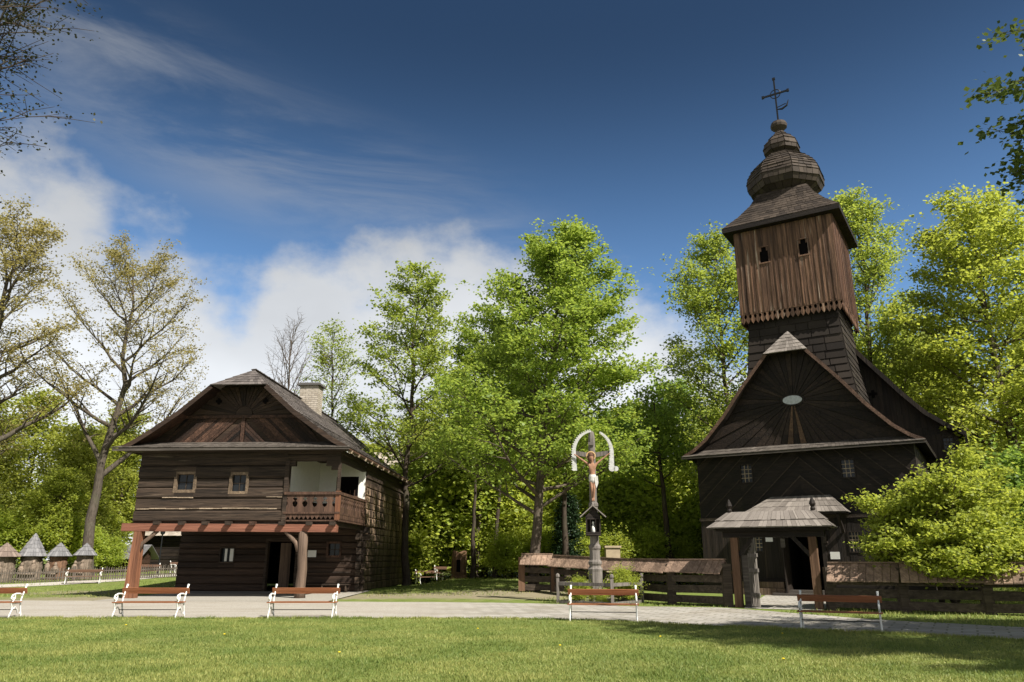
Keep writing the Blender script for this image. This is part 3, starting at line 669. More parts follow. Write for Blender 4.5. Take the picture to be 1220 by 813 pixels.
    for k in range(22):        # half sun of rays above the rail
        a0 = PI * k / 22 + .01; a1 = PI * (k + 1) / 22 - .01; r0, r1 = .42, 3.4
        q = [(CX + r0 * math.cos(a0), 7.98 + r0 * math.sin(a0)), (CX + r1 * math.cos(a0), 7.98 + r1 * math.sin(a0)), (CX + r1 * math.cos(a1), 7.98 + r1 * math.sin(a1)), (CX + r0 * math.cos(a1), 7.98 + r0 * math.sin(a1))]
        q = clip(q, [(CX - 2.4, 7.97), (CX + 2.4, 7.97), (CX + 1.15, 9.28), (CX - 1.15, 9.28)])
        if len(q) > 2: m.poly(q, F(.32), 0, .03 + .02 * (k % 2))
    m.poly([(CX + .4 * math.cos(PI * i / 10), 7.97 + .4 * math.sin(PI * i / 10)) for i in range(11)], F(.32), 0, .07); m.build('sunray_boards', W['gable'], gb)
    for c in (CX - 1.25, CX + .95):
        m = MB()
        for (x0, x1, z0, z1) in ((-.13, .13, -.055, .055), (-.05, .05, -.15, .15)): m.poly([(c + x0, 8.62 + z0), (c + x1, 8.62 + z0), (c + x1, 8.62 + z1), (c + x0, 8.62 + z1)], F(.32), .05, .075 + (.004 if x1 > .1 else 0))
        m.build('vent_hole', W['dark'], gb)
    # pent roof across the front
    m = MB(); shingles(m, ((-1.0, -.85, 6.36), (9.75, -.85, 6.3), (9.15, .3, 6.72), (-.3, .3, 6.74)), 3, .16, .03, r2); m.box(-.95, 9.7, -.83, -.79, 6.22, 6.33)
    pr = m.build('pent_roof', W['trim'], H)
    m = MB(); m.box(-.6, 9.5, -.78, .0, 6.24, 6.28); m.build('soffit', W['log'], pr)
    # chimney
    m = MB(); m.box(4.35, 5.4, 7.7, 8.6, 8.2, 11.05); ch = m.build('chimney', W['stone'], H)
    m = MB(); m.box(4.22, 5.53, 7.57, 8.73, 11.05, 11.15); m.box(4.3, 5.45, 7.65, 8.65, 11.15, 11.2); m.build('chimney_cap', W['stone_cap'], ch)
    return H
house()

# ------------------------------------------------------------------ wooden church
def church():
    C = empty('wooden_church', (9.17, 39.4, 0), R(-32), 'dark timber church with steep gable, sunray boarding, boarded belfry and onion dome with iron cross', 'church')
    rg = random.Random(21)
    F = lambda y0: (lambda a, z, o: (a, y0 - o, z)); RS = lambda x0: (lambda a, z, o: (x0 + o, a, z))
    CX = 5.45; B = 5.0; A0 = CX - B; A1 = CX + B
    prof = [(0, 12.75), (.95, 11.5), (2.3, 9.9), (3.3, 8.58), (4.3, 7.48), (4.95, 6.98), (5.5, 6.7)]
    hol = [(2.6, 3.24, 5.22, 6.16), (7.28, 7.92, 5.22, 6.12), (2.88, 3.45, 1.95, 2.75), (4.55, 6.15, .02, 2.85), (7.25, 7.85, 1.9, 2.85)]
    m = MB(); strips(m, F(0), A0, A1, .75, 3.45, .26, 'v', hol, .05, rg, .008, .008)
    m.build('board_wall', W['church'], C)
    m = MB()
    for h in hol[:0]: pass
    for r in rect_minus((A0 + .02, A1 - .02, .3, 6.75), (4.55, 6.15, .02, 2.85)):
        rs = [r]
        for h in hol: rs = [x for q in rs for x in rect_minus(q, h)]
        for q in rs: m.poly([(q[0], q[2]), (q[1], q[2]), (q[1], q[3]), (q[0], q[3])], F(0), -.08, 0)
    m.build('wall_backing', W['church_x'], C)
    m = MB(); strips(m, F(0), A0 - .05, 4.45, .0, .75, .38, 'h', (), .14, rg, .02, .04); strips(m, F(0), 6.25, A1 + .05, .0, .75, .38, 'h', (), .14, rg, .02, .04); m.build('sill_log', W['church_x'], C)
    m = MB(); m.box(A0 - .04, A1 + .04, -.11, 0, 3.45, 3.6); m.build('string_course', W['batten'], C)
    # chevron boards rising to the centre, every third one standing proud
    for sgn in (-1, 1):
        m = MB(); bt = MB(); wdt = .3
        reg = [(A0 if sgn < 0 else CX, 3.6), (CX if sgn < 0 else A1, 3.6), (CX if sgn < 0 else A1, 6.75), (A0 if sgn < 0 else CX, 6.75)]
        for k in range(-14, 36):
            z = 3.6 + k * wdt
            q = [(CX, z), (CX, z + wdt), (CX + sgn * 6, z + wdt - 6 * .95), (CX + sgn * 6, z - 6 * .95)]
            if sgn > 0: q = q[::-1]
            if sum(q[i - 1][0] * q[i][1] - q[i][0] * q[i - 1][1] for i in range(4)) < 0: q = q[::-1]
            qs = [clip(q, reg)]
            for p in qs:
                if len(p) < 3: continue
                # cut round the windows by clipping to the rectangles left over
                rs = [(reg[0][0], reg[1][0], 3.6, 6.75)]
                for h in hol[:2]: rs = [x for r in rs for x in rect_minus(r, h)]
                for r in rs:
                    pc = clip(p, [(r[0], r[2]), (r[1], r[2]), (r[1], r[3]), (r[0], r[3])])
                    if len(pc) > 2: m.poly(pc, F(0), 0, .035 + rg.uniform(0, .012))
                    if k % 3 == 0:
                        e = [(CX, z), (CX, z + .07), (CX + sgn * 6, z + .07 - 5.7), (CX + sgn * 6, z - 5.7)]
                        if sum(e[i - 1][0] * e[i][1] - e[i][0] * e[i - 1][1] for i in range(4)) < 0: e = e[::-1]
                        e = clip(e, [(r[0], r[2]), (r[1], r[2]), (r[1], r[3]), (r[0], r[3])])
                        if len(e) > 2: bt.poly(e, F(0), .04, .085)
        m.build('chevron_boards', W['church_x'], C); bt.build('chevron_batten', W['batten'], C)
    for h, nx, nz in ((hol[0], 3, 4), (hol[1], 3, 4), (hol[2], 3, 4), (hol[4], 4, 5)):
        window(C, F(0), h[0] + .05, h[1] - .05, h[2] + .05, h[3] - .05, .05, nx, nz, 'church', 'pale', .08, -.05, barw=.028)
    # side walls, back of the porch block
    m = MB(); strips(m, RS(A1 - .05), 0, 7, .2, 6.7, .26, 'v', (), .05, rg, .01, .01); m.build('board_wall', W['church'], C)
    m = MB(); strips(m, lambda a, z, o: (A0 + .05 - o, a, z), 0, 7, .2, 6.7, .26, 'v', (), .05, rg, .01, .01); m.build('board_wall', W['church'], C)
    # doorway
    m = MB(); m.box(4.43, 4.6, -.16, .05, .1, 2.95); m.box(6.1, 6.27, -.16, .05, .1, 2.95); m.box(4.43, 6.27, -.165, .05, 2.95, 3.14); dfr = m.build('door_frame', W['church'], C)
    m = MB(); m.box(4.3, 6.4, -.02, .02, .02, .1); [m.box(x0, x1, y0, y1, z0, z1) for x0, x1, y0, y1, z0, z1 in ((4.2, 4.6, .05, 2.6, 0, 3), (6.1, 6.5, .05, 2.6, 0, 3), (4.2, 6.5, 2.6, 2.7, 0, 3), (4.2, 6.5, .05, 2.7, 3, 3.1))]; m.build('dark_interior', W['dark'], C)
    m = MB(); strips(m, lambda a, z, o: (4.6 - a * .1 - o, -.1 - a * .95, z), 0, .75, .15, 2.8, .2, 'v', (), .05, rg, .005, .01); m.build('door', W['church'], dfr)
    m = MB(); m.box(3.9, 6.6, -1.0, -.1, 0, .13); m.box(4.2, 6.4, -.6, -.1, .13, .26); m.build('step', W['trim'], C)
    m = MB(); m.box(2.2, 4.4, -.62, -.16, .0, .32); m.box(2.25, 4.35, -.58, -.16, .34, .6); m.build('stacked_timber', W['post'], C)
    MB().box(6.42, 6.82, -.1, -.075, 1.62, 1.94).build('notice_plate', W['sign'], C)
    m = MB(); m.box(6.2, 6.34, -.22, -.08, 2.4, 2.72); m.box(6.17, 6.37, -.24, -.06, 2.34, 2.4); m.build('wall_lamp', W['batten'], C)
    # canopy over the door
    m = MB(); r2 = random.Random(9)
    shingles(m, ((3.0, -1.35, 3.72), (7.5, -1.35, 3.66), (6.7, -.08, 4.5), (4.0, -.08, 4.5)), 3, .17, .03, r2)
    shingles(m, ((7.5, -1.35, 3.66), (7.5, -.08, 3.66), (6.7, -.08, 4.5), (6.7, -.08, 4.5)), 3, .17, .03, r2)
    shingles(m, ((3.0, -.08, 3.72), (3.0, -1.35, 3.72), (4.0, -.08, 4.5), (4.0, -.08, 4.5)), 3, .17, .03, r2)
    cn = m.build('door_canopy', W['sh_gate'], C)
    m = MB(); m.box(3.05, 7.45, -1.3, -.1, 3.6, 3.65); m.build('soffit', W['church'], cn)
    for a in (3.4, 7.1): m = MB(); m.bar((a, -.1, 2.8), (a, -1.15, 3.6), .12, .12); m.build('bracket', W['church'], cn)
    # pent roof below the gable
    m = MB(); shingles(m, ((-.12, -.8, 6.62), (11.02, -.8, 6.62), (10.6, .1, 7.0), (.3, .1, 7.0)), 2, .17, .03, r2); m.box(-.1, 11.0, -.79, -.75, 6.52, 6.6); m.build('pent_roof', W['trim'], C)
    # gable with sun rays round an oval plate
    def hw(z): return float(np.interp(z, [p[1] for p in prof][::-1], [p[0] for p in prof][::-1]))
    g = MB(); zz = [6.9, 6.98, 7.48, 8.58, 9.9, 11.5, 11.9]
    for z0, z1 in zip(zz[:-1], zz[1:]): g.poly([(CX - hw(z0) + .03, z0), (CX + hw(z0) - .03, z0), (CX + hw(z1) - .03, z1), (CX - hw(z1) + .03, z1)], F(.1), -.1, 0)
    gb = g.build('gable', W['church_x'], C)
    regs = [[(CX - hw(a), a), (CX + hw(a), a), (CX + hw(b), b), (CX - hw(b), b)] for a, b in zip(zz[:-1], zz[1:])]
    oz = 9.15; m = MB(); lit = MB(); n = 46
    for k in range(n):
        a0 = 2 * PI * k / n + .008; a1 = 2 * PI * (k + 1) / n - .008
        q = [(CX + .35 * math.cos(a0), oz + .25 * math.sin(a0)), (CX + 7 * math.cos(a0), oz + 7 * math.sin(a0)), (CX + 7 * math.cos(a1), oz + 7 * math.sin(a1)), (CX + .35 * math.cos(a1), oz + .25 * math.sin(a1))]
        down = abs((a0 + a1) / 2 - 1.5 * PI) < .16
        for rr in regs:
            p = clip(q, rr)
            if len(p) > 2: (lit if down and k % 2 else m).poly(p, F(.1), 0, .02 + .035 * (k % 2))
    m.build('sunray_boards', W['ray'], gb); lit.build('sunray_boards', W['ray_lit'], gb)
    m = MB(); m.poly([(CX + .56 * math.cos(2 * PI * i / 24), oz + .3 * math.sin(2 * PI * i / 24)) for i in range(24)], F(.1), .02, .09); m.build('oval_frame', W['church'], gb)
    m = MB(); m.poly([(CX + .46 * math.cos(2 * PI * i / 24), oz + .22 * math.sin(2 * PI * i / 24)) for i in range(24)], F(.1), .09, .11); m.build('oval_plate', W['oval'], gb)
    # roof of the front block
    rf = MB(); Yf = -.55; Yr = 7.0
    for s in (1, -1): profile_roof(rf, CX, prof[1:], Yf, Yr, .34, s, .18, .035, r2)
    for s in (1, -1): shingles(rf, ((CX + s * .95, Yf, 11.5), (CX + s * .95, Yr, 11.5), (CX, Yr, 12.75), (CX, .55, 12.75)), 4, .18, .035, r2)
    shingles(rf, ((CX - 1.02, Yf - .06, 11.46), (CX + 1.02, Yf - .06, 11.46), (CX + .02, .55, 12.77), (CX - .02, .55, 12.77)), 6, .17, .035, r2)
    roof = rf.build('roof', W['sh_church'], C)
    capm = MB(); shingles(capm, ((CX - 1.06, Yf - .1, 11.47), (CX + 1.06, Yf - .1, 11.47), (CX + .02, .55, 12.81), (CX - .02, .55, 12.81)), 6, .17, .035, r2); capm.build('half_hip', W['sh_gate'], roof)
    ub = MB()
    for s in (1, -1):
        for (b0, z0), (b1, z1) in zip(prof[1:-1], prof[2:]):
            ub.hexa([(CX + s * b0, Yf + .02, z0 - .12), (CX + s * b1, Yf + .02, z1 - .12), (CX + s * b1, Yr, z1 - .12), (CX + s * b0, Yr, z0 - .12), (CX + s * b0, Yf + .02, z0 - .03), (CX + s * b1, Yf + .02, z1 - .03), (CX + s * b1, Yr, z1 - .03), (CX + s * b0, Yr, z0 - .03)])
    ub.build('soffit', W['church'], roof)
    for s in (1, -1):
        vb = MB()
        for (b0, z0), (b1, z1) in zip(prof[1:-1], prof[2:]): vb.bar((CX + s * b0, Yf - .03, z0 - .04), (CX + s * b1, Yf - .03, z1 - .04), .05, .16)
        vb.build('verge_board', W['verge'], roof)
    # nave behind, wider and higher
    ND = 6.9; np_ = [(0, 16.0), (2.03, 13.33), (3.12, 11.85), (4.34, 10.24), (5.3, 9.1), (6.25, 8.32), (6.95, 7.87)]
    def nh(z): return float(np.interp(z, [p[1] for p in np_][::-1], [p[0] for p in np_][::-1]))
    m = MB(); zz = [7.9, 8.32, 9.1, 10.24, 11.85, 13.33, 15.9]
    nreg = [[(CX - nh(a) + .05, a), (CX + nh(a) - .05, a), (CX + nh(b) - .05, b), (CX - nh(b) + .05, b)] for a, b in zip(zz[:-1], zz[1:])]
    for rr in nreg: m.poly(rr, F(ND + .1), -.1, 0)
    m.box(CX - 6.5, CX + 6.5, ND + .1, ND + .2, .3, 7.9); m.build('nave_gable', W['church_x'], C)
    m = MB(); wh = [(11.32, 11.82, 7.05, 7.72)]
    strips(m, F(ND), CX - 6.55, CX + 6.6, .2, 7.9, .27, 'v', wh, .03, rg, .006, .008)
    x = CX - 6.6
    while x < CX + 6.6:
        for rr in nreg:
            p = clip([(x, 7.9), (x + .26, 7.9), (x + .26, 16), (x, 16)], rr)
            if len(p) > 2: m.poly(p, F(ND + .1), 0, .035 + rg.uniform(0, .015))
        x += .27
    m.build('nave_boards', W['church'], C)
    m = MB(); [m.poly([(8.35 + x0, 10.38 + z0), (8.35 + x1, 10.38 + z0), (8.35 + x1, 10.38 + z1), (8.35 + x0, 10.38 + z1)], F(ND + .05), .0, .012 + x1 * .01) for x0, x1, z0, z1 in ((-.2, .2, -.08, .08), (-.08, .08, -.22, .22))]; m.build('vent_hole', W['dark'], C)
    window(C, F(ND), 11.36, 11.78, 7.1, 7.68, .05, 3, 3, 'church', 'batten', .05, -.08)
    m = MB(); strips(m, RS(CX + 6.55), ND, 21, .2, 7.9, .27, 'v', (), .05, rg, .008, .01); strips(m, lambda a, z, o: (CX - 6.55 - o, a, z), ND, 21, .2, 7.9, .27, 'v', (), .05, rg, .008, .01)
    strips(m, lambda a, z, o: (a, 21 + o, z), CX - 6.5, CX + 6.5, .2, 8, .27, 'v', (), .05, rg); m.build('nave_walls', W['church'], C)
    nr = MB()
    for s in (1, -1): profile_roof(nr, CX, np_, ND - .45, 21.5, .36, s, .22, .04, r2)
    nro = nr.build('nave_roof', W['sh_church'], C)
    m = MB(); m.poly([(CX - 6.3, 8), (CX + 6.3, 8), (CX, 15.9)], F(21), -.1, 0); m.build('rear_gable', W['church_x'], C)
    for s in (1, -1):
        vb = MB()
        for (b0, z0), (b1, z1) in zip(np_[:-1], np_[1:]):
            vb.bar((CX + s * b0, ND - .48, z0 - .08), (CX + s * b1, ND - .48, z1 - .08), .05, .22)
            vb.hexa([(CX + s * b0, ND - .45, z0 - .14), (CX + s * b1, ND - .45, z1 - .14), (CX + s * b1, 21.4, z1 - .14), (CX + s * b0, 21.4, z0 - .14), (CX + s * b0, ND - .45, z0 - .04), (CX + s * b1, ND - .45, z1 - .04), (CX + s * b1, 21.4, z1 - .04), (CX + s * b0, 21.4, z0 - .04)])
        vb.bar((CX + s * 6.95, ND - .45, 7.86), (CX + s * 6.95, ND - .45, 6.9), .12, .06); vb.bar((CX + s * 6.95, ND - .5, 7.8), (CX + s * 6.95, 21.4, 7.8), .05, .25)
        vb.build('verge_board', W['church'], nro)
    # tower: tapering shingled shaft
    TX, TY = CX - .1, 4.95
    def sq(h, z): return [(TX - h, TY - h, z), (TX + h, TY - h, z), (TX + h, TY + h, z), (TX - h, TY + h, z)]
    sh = MB(); lev = [(3.05, 7.6), (2.8, 9.7), (2.5, 11.6), (2.3, 14.2), (2.3, 14.6)]
    for (h0, z0), (h1, z1) in zip(lev[:-1], lev[1:]):
        a = sq(h0, z0); b = sq(h1, z1)
        for i in range(4):
            j = (i + 1) % 4; shingles(sh, (a[i], a[j], b[j], b[i]), max(1, round((z1 - z0) / .42)), .8, .05, r2, lap=.15)
    tw = sh.build('tower_shaft', W['sh_shaft'], C)
    # belfry
    h = 2.62; z0, z1 = 14.15, 19.75
    def face(i):
        a = PI / 2 * i; ca, sa = math.cos(a), math.sin(a)
        return lambda x, z, o: (TX + ca * x - sa * (-h - o), TY + sa * x + ca * (-h - o), z)
    bf = MB(); bf.box(TX - h + .06, TX + h - .06, TY - h + .06, TY + h - .06, 14.75, 19.7); bel = bf.build('belfry', W['dark'], C)
    for i in range(4):
        M = face(i); m = MB(); x = -h
        nb = 20; bw = 2 * h / nb
        wins = [(5, 6, 17.45, 18.35), (13, 14, 17.45, 18.35)]
        for k in range(nb):
            a = -h + k * bw; b = a + bw - .012; o = .05 + rg.uniform(-.014, .014); zt = 19.7
            segs = [(14.6, zt)]
            if i % 2 == 0:
                for w0, w1, q0, q1 in wins:
                    if w0 <= k <= w1: segs = [(14.6, q0), (q1, zt)]
            for s0, s1 in segs: m.poly([(a, s0), (b, s0), (b, s1), (a, s1)], M, -.02, o)
            c = (a + b) / 2; r_ = bw * .5
            # lower board end cut to a neck and a pointed drop
            m.poly([(a, 14.6), (c - r_ * .38, 14.5), (c - r_ * .5, 14.42), (c - r_ * .95, 14.33), (c - r_ * .7, 14.2), (c, 14.06), (c + r_ * .7, 14.2), (c + r_ * .95, 14.33), (c + r_ * .5, 14.42), (c + r_ * .38, 14.5), (b, 14.6)], M, -.02, o - .01)
            if k % 1 == 0: m.poly([(b - .025, 14.7), (b + .035, 14.7), (b + .035, 19.7), (b - .025, 19.7)], M, o - .02, o + .022) if k < nb - 1 and not (i % 2 == 0 and k in (5, 13)) else None
        m.build('belfry_boards', W['belfry' if i in (0, 3) else 'belfry_red'], bel)
        if i % 2 == 0:
            for w0, w1, q0, q1 in wins:
                m = MB(); a = -h + w0 * bw; b = -h + (w1 + 1) * bw
                for s in (1, -1):      # stepped arch at the head
                    e = a if s > 0 else b
                    m.poly([(e, q1 - .22), (e + s * .13, q1 - .22), (e + s * .13, q1 - .02), (e, q1 - .02)], M, .0, .05)
                m.poly([(a - .04, q0 - .08), (b + .04, q0 - .08), (b + .04, q0), (a - .04, q0)], M, .0, .1); [m.poly([(e - .04, q0), (e + .03, q0), (e + .03, q1), (e - .04, q1)], M, .0, .085) for e in (a, b)]; m.poly([(a - .04, q1), (b + .04, q1), (b + .04, q1 + .05), (a - .04, q1 + .05)], M, 0, .09)
                m.build('belfry_window', W['belfry'], bel)
    # bell-cast cap
    cp = MB(); lev = [(3.12, 19.78), (2.35, 20.62), (1.75, 21.45), (1.38, 22.2)]
    for (h0, q0), (h1, q1) in zip(lev[:-1], lev[1:]):
        a = sq(h0, q0); b = sq(h1, q1)
        for i in range(4):
            j = (i + 1) % 4; shingles(cp, (a[i], a[j], b[j], b[i]), 4, .3, .03, r2)
    cpo = cp.build('cap_roof', W['sh_cap'], C)
    m = MB(); m.box(TX - 3.14, TX + 3.14, TY - 3.14, TY + 3.14, 19.5, 19.76); m.build('cornice', W['church_x'], cpo)
    # onion dome, eight sided, in courses
    on = MB(); pf = [(1.3, 22.05), (1.5, 22.3), (1.95, 22.55), (2.17, 22.85), (2.21, 23.2), (2.12, 23.6), (1.9, 24.0), (1.5, 24.45), (1.02, 24.85), (.66, 25.1)]
    pf2 = [(.64, 25.05), (1.0, 25.2), (1.04, 25.45), (.95, 25.8), (.68, 26.15), (.38, 26.42), (.24, 26.65)]
    def ring(r, z): return [(TX + r * math.cos(PI / 8 + PI / 4 * i), TY + r * math.sin(PI / 8 + PI / 4 * i), z) for i in range(8)]
    for P in (pf, pf2):
        for (r0, q0), (r1, q1) in zip(P[:-1], P[1:]):
            a, b = ring(r0, q0), ring(r1, q1)
            for i in range(8):
                j = (i + 1) % 8
                if r1 >= r0: shingles(on, (a[i], a[j], b[j], b[i]), 1, .34, .05, r2, lap=.1, down=True)
                else: shingles(on, (a[i], a[j], b[j], b[i]), 1 if P is pf2 else 2, .4, .06, r2, lap=.1)
    dm = on.build('onion_dome', W['sh_cap'], C)
    m = MB(); m.lathe([(.2, 26.5), (.22, 26.72), (.47, 26.95), (.5, 27.1), (.42, 27.3), (.15, 27.42)], 12, (TX, TY)); m.build('finial_ball', W['sh_cap'], dm, False)
    m = MB(); zc = 29.35; m.bar((TX, TY, 27.35), (TX, TY, 30.45), .09, .09, (0, 1, 0)); m.bar((TX - .75, TY, zc), (TX + .75, TY, zc), .07, .11)
    for e in ((TX - .75, zc), (TX + .75, zc)): m.bar((e[0] - .07, TY, e[1]), (e[0] + .07, TY, e[1]), .1, .18)
    m.bar((TX, TY, 30.35), (TX, TY, 30.5), .17, .1, (0, 1, 0))
    m.tube([(TX + .3 * math.cos(t), TY, zc + .3 * math.sin(t)) for t in np.linspace(0, 2 * PI, 17)], .03, 6)
    m.tube([(TX + .02, TY, 28.25), (TX + .3, TY, 28.2), (TX + .6, TY, 28.35), (TX + .72, TY, 28.7)], [.03, .07, .06, .02], 6)
    m.bar((TX, TY, 28.38), (TX + .55, TY, 28.5), .04, .04); m.build('iron_cross', W['black_iron'], C)
church()

# ------------------------------------------------------------------ lych gate and fences
def gate():
    G = empty('roofed_gate', (9.12, 27.3, 0), R(-28), 'small roofed timber gate with two thick posts and grey shingled roof before the church door', 'gate')
    r = random.Random(4)
    for a, mt in ((-1.32, 'stump'), (1.3, 'stump')):
        m = MB(); m.bar((a, 0, 0), (a, 0, 2.72), .26, .25, (0, 1, 0)); m.build('post', W[mt], G)
    m = MB(); m.box(-1.7, 1.7, -.13, .13, 2.35, 2.58); m.box(-1.85, 1.85, -.5, -.38, 2.56, 2.68); m.box(-1.85, 1.85, .38, .5, 2.56, 2.68); m.build('lintel', W['church_x'], G)
    for s in (-1, 1):
        m = MB(); m.bar((s * 1.18, 0, 1.75), (s * .62, 0, 2.4), .13, .16, (0, 1, 0)); m.build('brace', W['church'], G)
    m = MB(); e = (-2.05, 2.05, -.85, .85, 2.66); t = (-1.5, 1.5, 3.24)
    mid = (-1.82, 1.82, -.5, .5, 2.9)
    for A, Bq in (((e[0], e[1], e[2], e[3], e[4]), mid), (mid, (t[0], t[1], -.02, .02, t[2]))):
        x0, x1, y0, y1, z = A; X0, X1, Y0, Y1, Z = Bq
        for q in (((x0, y0, z), (x1, y0, z), (X1, Y0, Z), (X0, Y0, Z)), ((x1, y0, z), (x1, y1, z), (X1, Y1, Z), (X1, Y0, Z)), ((x1, y1, z), (x0, y1, z), (X0, Y1, Z), (X1, Y1, Z)), ((x0, y1, z), (x0, y0, z), (X0, Y0, Z), (X0, Y1, Z))): shingles(m, q, 1, .16, .04, r, lap=.1)
    rf = m.build('roof', W['sh_gate'], G)
    for s in (-1, 1): m = MB(); m.lathe([(.07, 3.2), (.09, 3.3), (.06, 3.36), (.11, 3.46), (.08, 3.56), (.015, 3.7)], 8, (s * 1.42, 0)); m.build('finial', W['church'], rf)
    m = MB(); m.box(-1.9, 1.9, -.6, .6, 2.6, 2.64); m.build('soffit', W['church'], rf)
    # open leaf, swung inward at the left post
    m = MB(); pts = [(0, 1.0), (.2, 1.35), (.34, 1.95), (.42, 2.25)]
    for k in range(6):
        x = k * .2; t_ = float(np.interp(x, [0, .4, .75, 1.1], [1.75, 1.95, 2.2, 2.3])); a = Vector((-.86 + x * .34, -.1 - x * .5, .06)); m.bar(a, a + Vector((0, 0, t_)), .02, .085, (.4, .9, 0))
    for z in (.45, 1.25, 1.75): m.bar((-.87, -.08, z), (-.46, -.66, z), .05, .12)
    m.build('gate_leaf', W['cross'], G)
    m = MB(); m.bar((-1.02, .02, .02), (-1.02, .02, 1.75), .2, .06, (0, 1, 0)); m.build('gate_panel', W['trim'], G)
    m = MB(); m.box(-.22, .02, -.15, -.14, 2.2, 2.34); m.build('small_plate', W['sign'], G)
    m = MB(); m.box(.28, .42, -.2, -.14, 2.0, 2.3); m.build('small_lamp', W['trim'], G)
gate()
def roofed_fence(pts, label, ridge=1.58, drop=.46, half=.42, seed=1, gap=None, zbase=None, panel=False):
    r = random.Random(seed); zb = zbase or [0] * len(pts); roofm = MB(); under = MB(); logs = MB()
    root = empty('roofed_log_fence', (pts[0][0], pts[0][1], 0), 0, label, 'fence', 'roofed log fences round the churchyard')
    ox, oy = pts[0]
    for i in range(len(pts) - 1):
        a = Vector((pts[i][0] - ox, pts[i][1] - oy, zb[i])); b = Vector((pts[i + 1][0] - ox, pts[i + 1][1] - oy, zb[i + 1])); d = b - a; L_ = d.length; u = d.normalized(); nrm = Vector((u.y, -u.x, 0)).normalized()
        nb = max(2, int(L_ / .24)); wob = [r.uniform(-.03, .03) for _ in range(int(nb / 6) + 3)]
        for k in range(nb):
            p = a + d * (k / nb); q = a + d * ((k + 1) / nb - .012 / nb * 5); wz = np.interp(k / 6, range(len(wob)), wob)
            for s in (1, -1):
                P = [p + nrm * s * .0 + Vector((0, 0, ridge + wz)), q + Vector((0, 0, ridge + wz)), q + nrm * s * half + Vector((0, 0, ridge - drop + wz)), p + nrm * s * half + Vector((0, 0, ridge - drop + wz + r.uniform(-.015, .015)))]
                t = .03 + r.uniform(0, .012); roofm.hexa([x + Vector((0, 0, .0)) for x in P] + [x + Vector((0, 0, t)) for x in P])
        roofm.bar(a + Vector((0, 0, ridge + .05)), b + Vector((0, 0, ridge + .05)), .13, .05)
        for z, hh in ((.2, .26), (.56, .27), (.92, .24)):
            n = max(1, int(L_ / 3.2))
            for k in range(n):
                p = a + d * (k / n); q = a + d * ((k + 1) / n); logs.bar(p + Vector((0, 0, z + r.uniform(-.03, .03))), q + Vector((0, 0, z + r.uniform(-.03, .03))), .16, hh)
        n = max(1, int(L_ / 3.2))
        for k in range(n + (i == len(pts) - 2)):
            p = a + d * (k / n); pm = MB(); pm.bar(p - u * .0, p + Vector((0, 0, ridge - .1)), .3, .26, (0, 1, 0)); pm.build('post', W['stump' if k % 2 else 'fence'], root)
    roofm.build('roof', W['fence_roof'], root); logs.build('log_rails', W['fence'], root)
    return root
roofed_fence([(7.6, 28.05), (6.0, 29.9), (4.6, 32.3), (1.95, 36.4)], 'roofed log fence left of the gate, running back to the big maple', 1.56, .44, .42, 1, zbase=[0, 0, .02, .18])
roofed_fence([(1.9, 36.55), (.45, 36.9)], 'short dark end stretch of roofed fence behind the maple trunk', 1.62, .48, .5, 2, zbase=[.18, .2])
roofed_fence([(10.6, 26.45), (12.4, 25.25), (14.45, 24.25), (17.0, 22.7), (20.0, 21.0)], 'roofed log fence right of the gate, passing under the bright green bush', 1.46, .55, .45, 3)

# ------------------------------------------------------------------ benches
def bench_frame(s):
    m = MB(); x = s
    back = [(x, .30, .0), (x, .29, .06), (x, .22, .22), (x, .17, .40), (x, .19, .52), (x, .26, .68), (x, .33, .84), (x, .37, .90)]
    m.tube(back, [.026, .024, .022, .024, .022, .022, .026, .034], 6)
    m.tube([(x, -.30, .0), (x, -.27, .10), (x, -.20, .22), (x, -.22, .34), (x, -.26, .41)], [.026, .022, .022, .024, .024], 6)
    m.tube([(x, -.28, .41), (x, -.1, .39), (x, .18, .40)], .024, 6)
    arm = [(x, .22, .60), (x, .08, .655), (x, -.10, .66), (x, -.26, .62), (x, -.31, .55), (x, -.26, .49), (x, -.19, .52), (x, -.2, .57)]
    m.tube(arm, [.022, .024, .024, .026, .026, .022, .02, .018], 6)
    m.tube([(x, -.26, .41), (x, -.20, .46), (x, -.12, .54), (x, -.14, .62)], .016, 6)
    m.tube([(x, -.19, .22), (x, -.06, .30), (x, .06, .22), (x, .10, .12), (x, .2, .1), (x, .25, .16)], .016, 6)
    return m
def make_bench():
    t = empty('park_bench', (0, 0, 0), 0, 'bench', 'bench', 'white iron park benches with wooden slats')
    for s in (-.9, .9): bench_frame(s).build('iron_frame', W['iron'], t, True)
    m = MB(); m.bar((-.98, .265, .73), (.98, .265, .73), .035, .16, (0, -.35, 1)); m.build('backrest', W['bench'], t)
    m = MB(); [m.bar((-.97, y, .43), (.97, y, .43), .085, .03) for y in (-.24, -.13, -.02, .09)]; m.build('seat', W['bench'], t)
    m = MB(); m.bar((-.9, .02, .22), (.9, .02, .22), .02, .02); m.build('tie_rod', W['black_iron'], t)
    return t
B0 = make_bench(); first = True
worn = W['bench_grey']
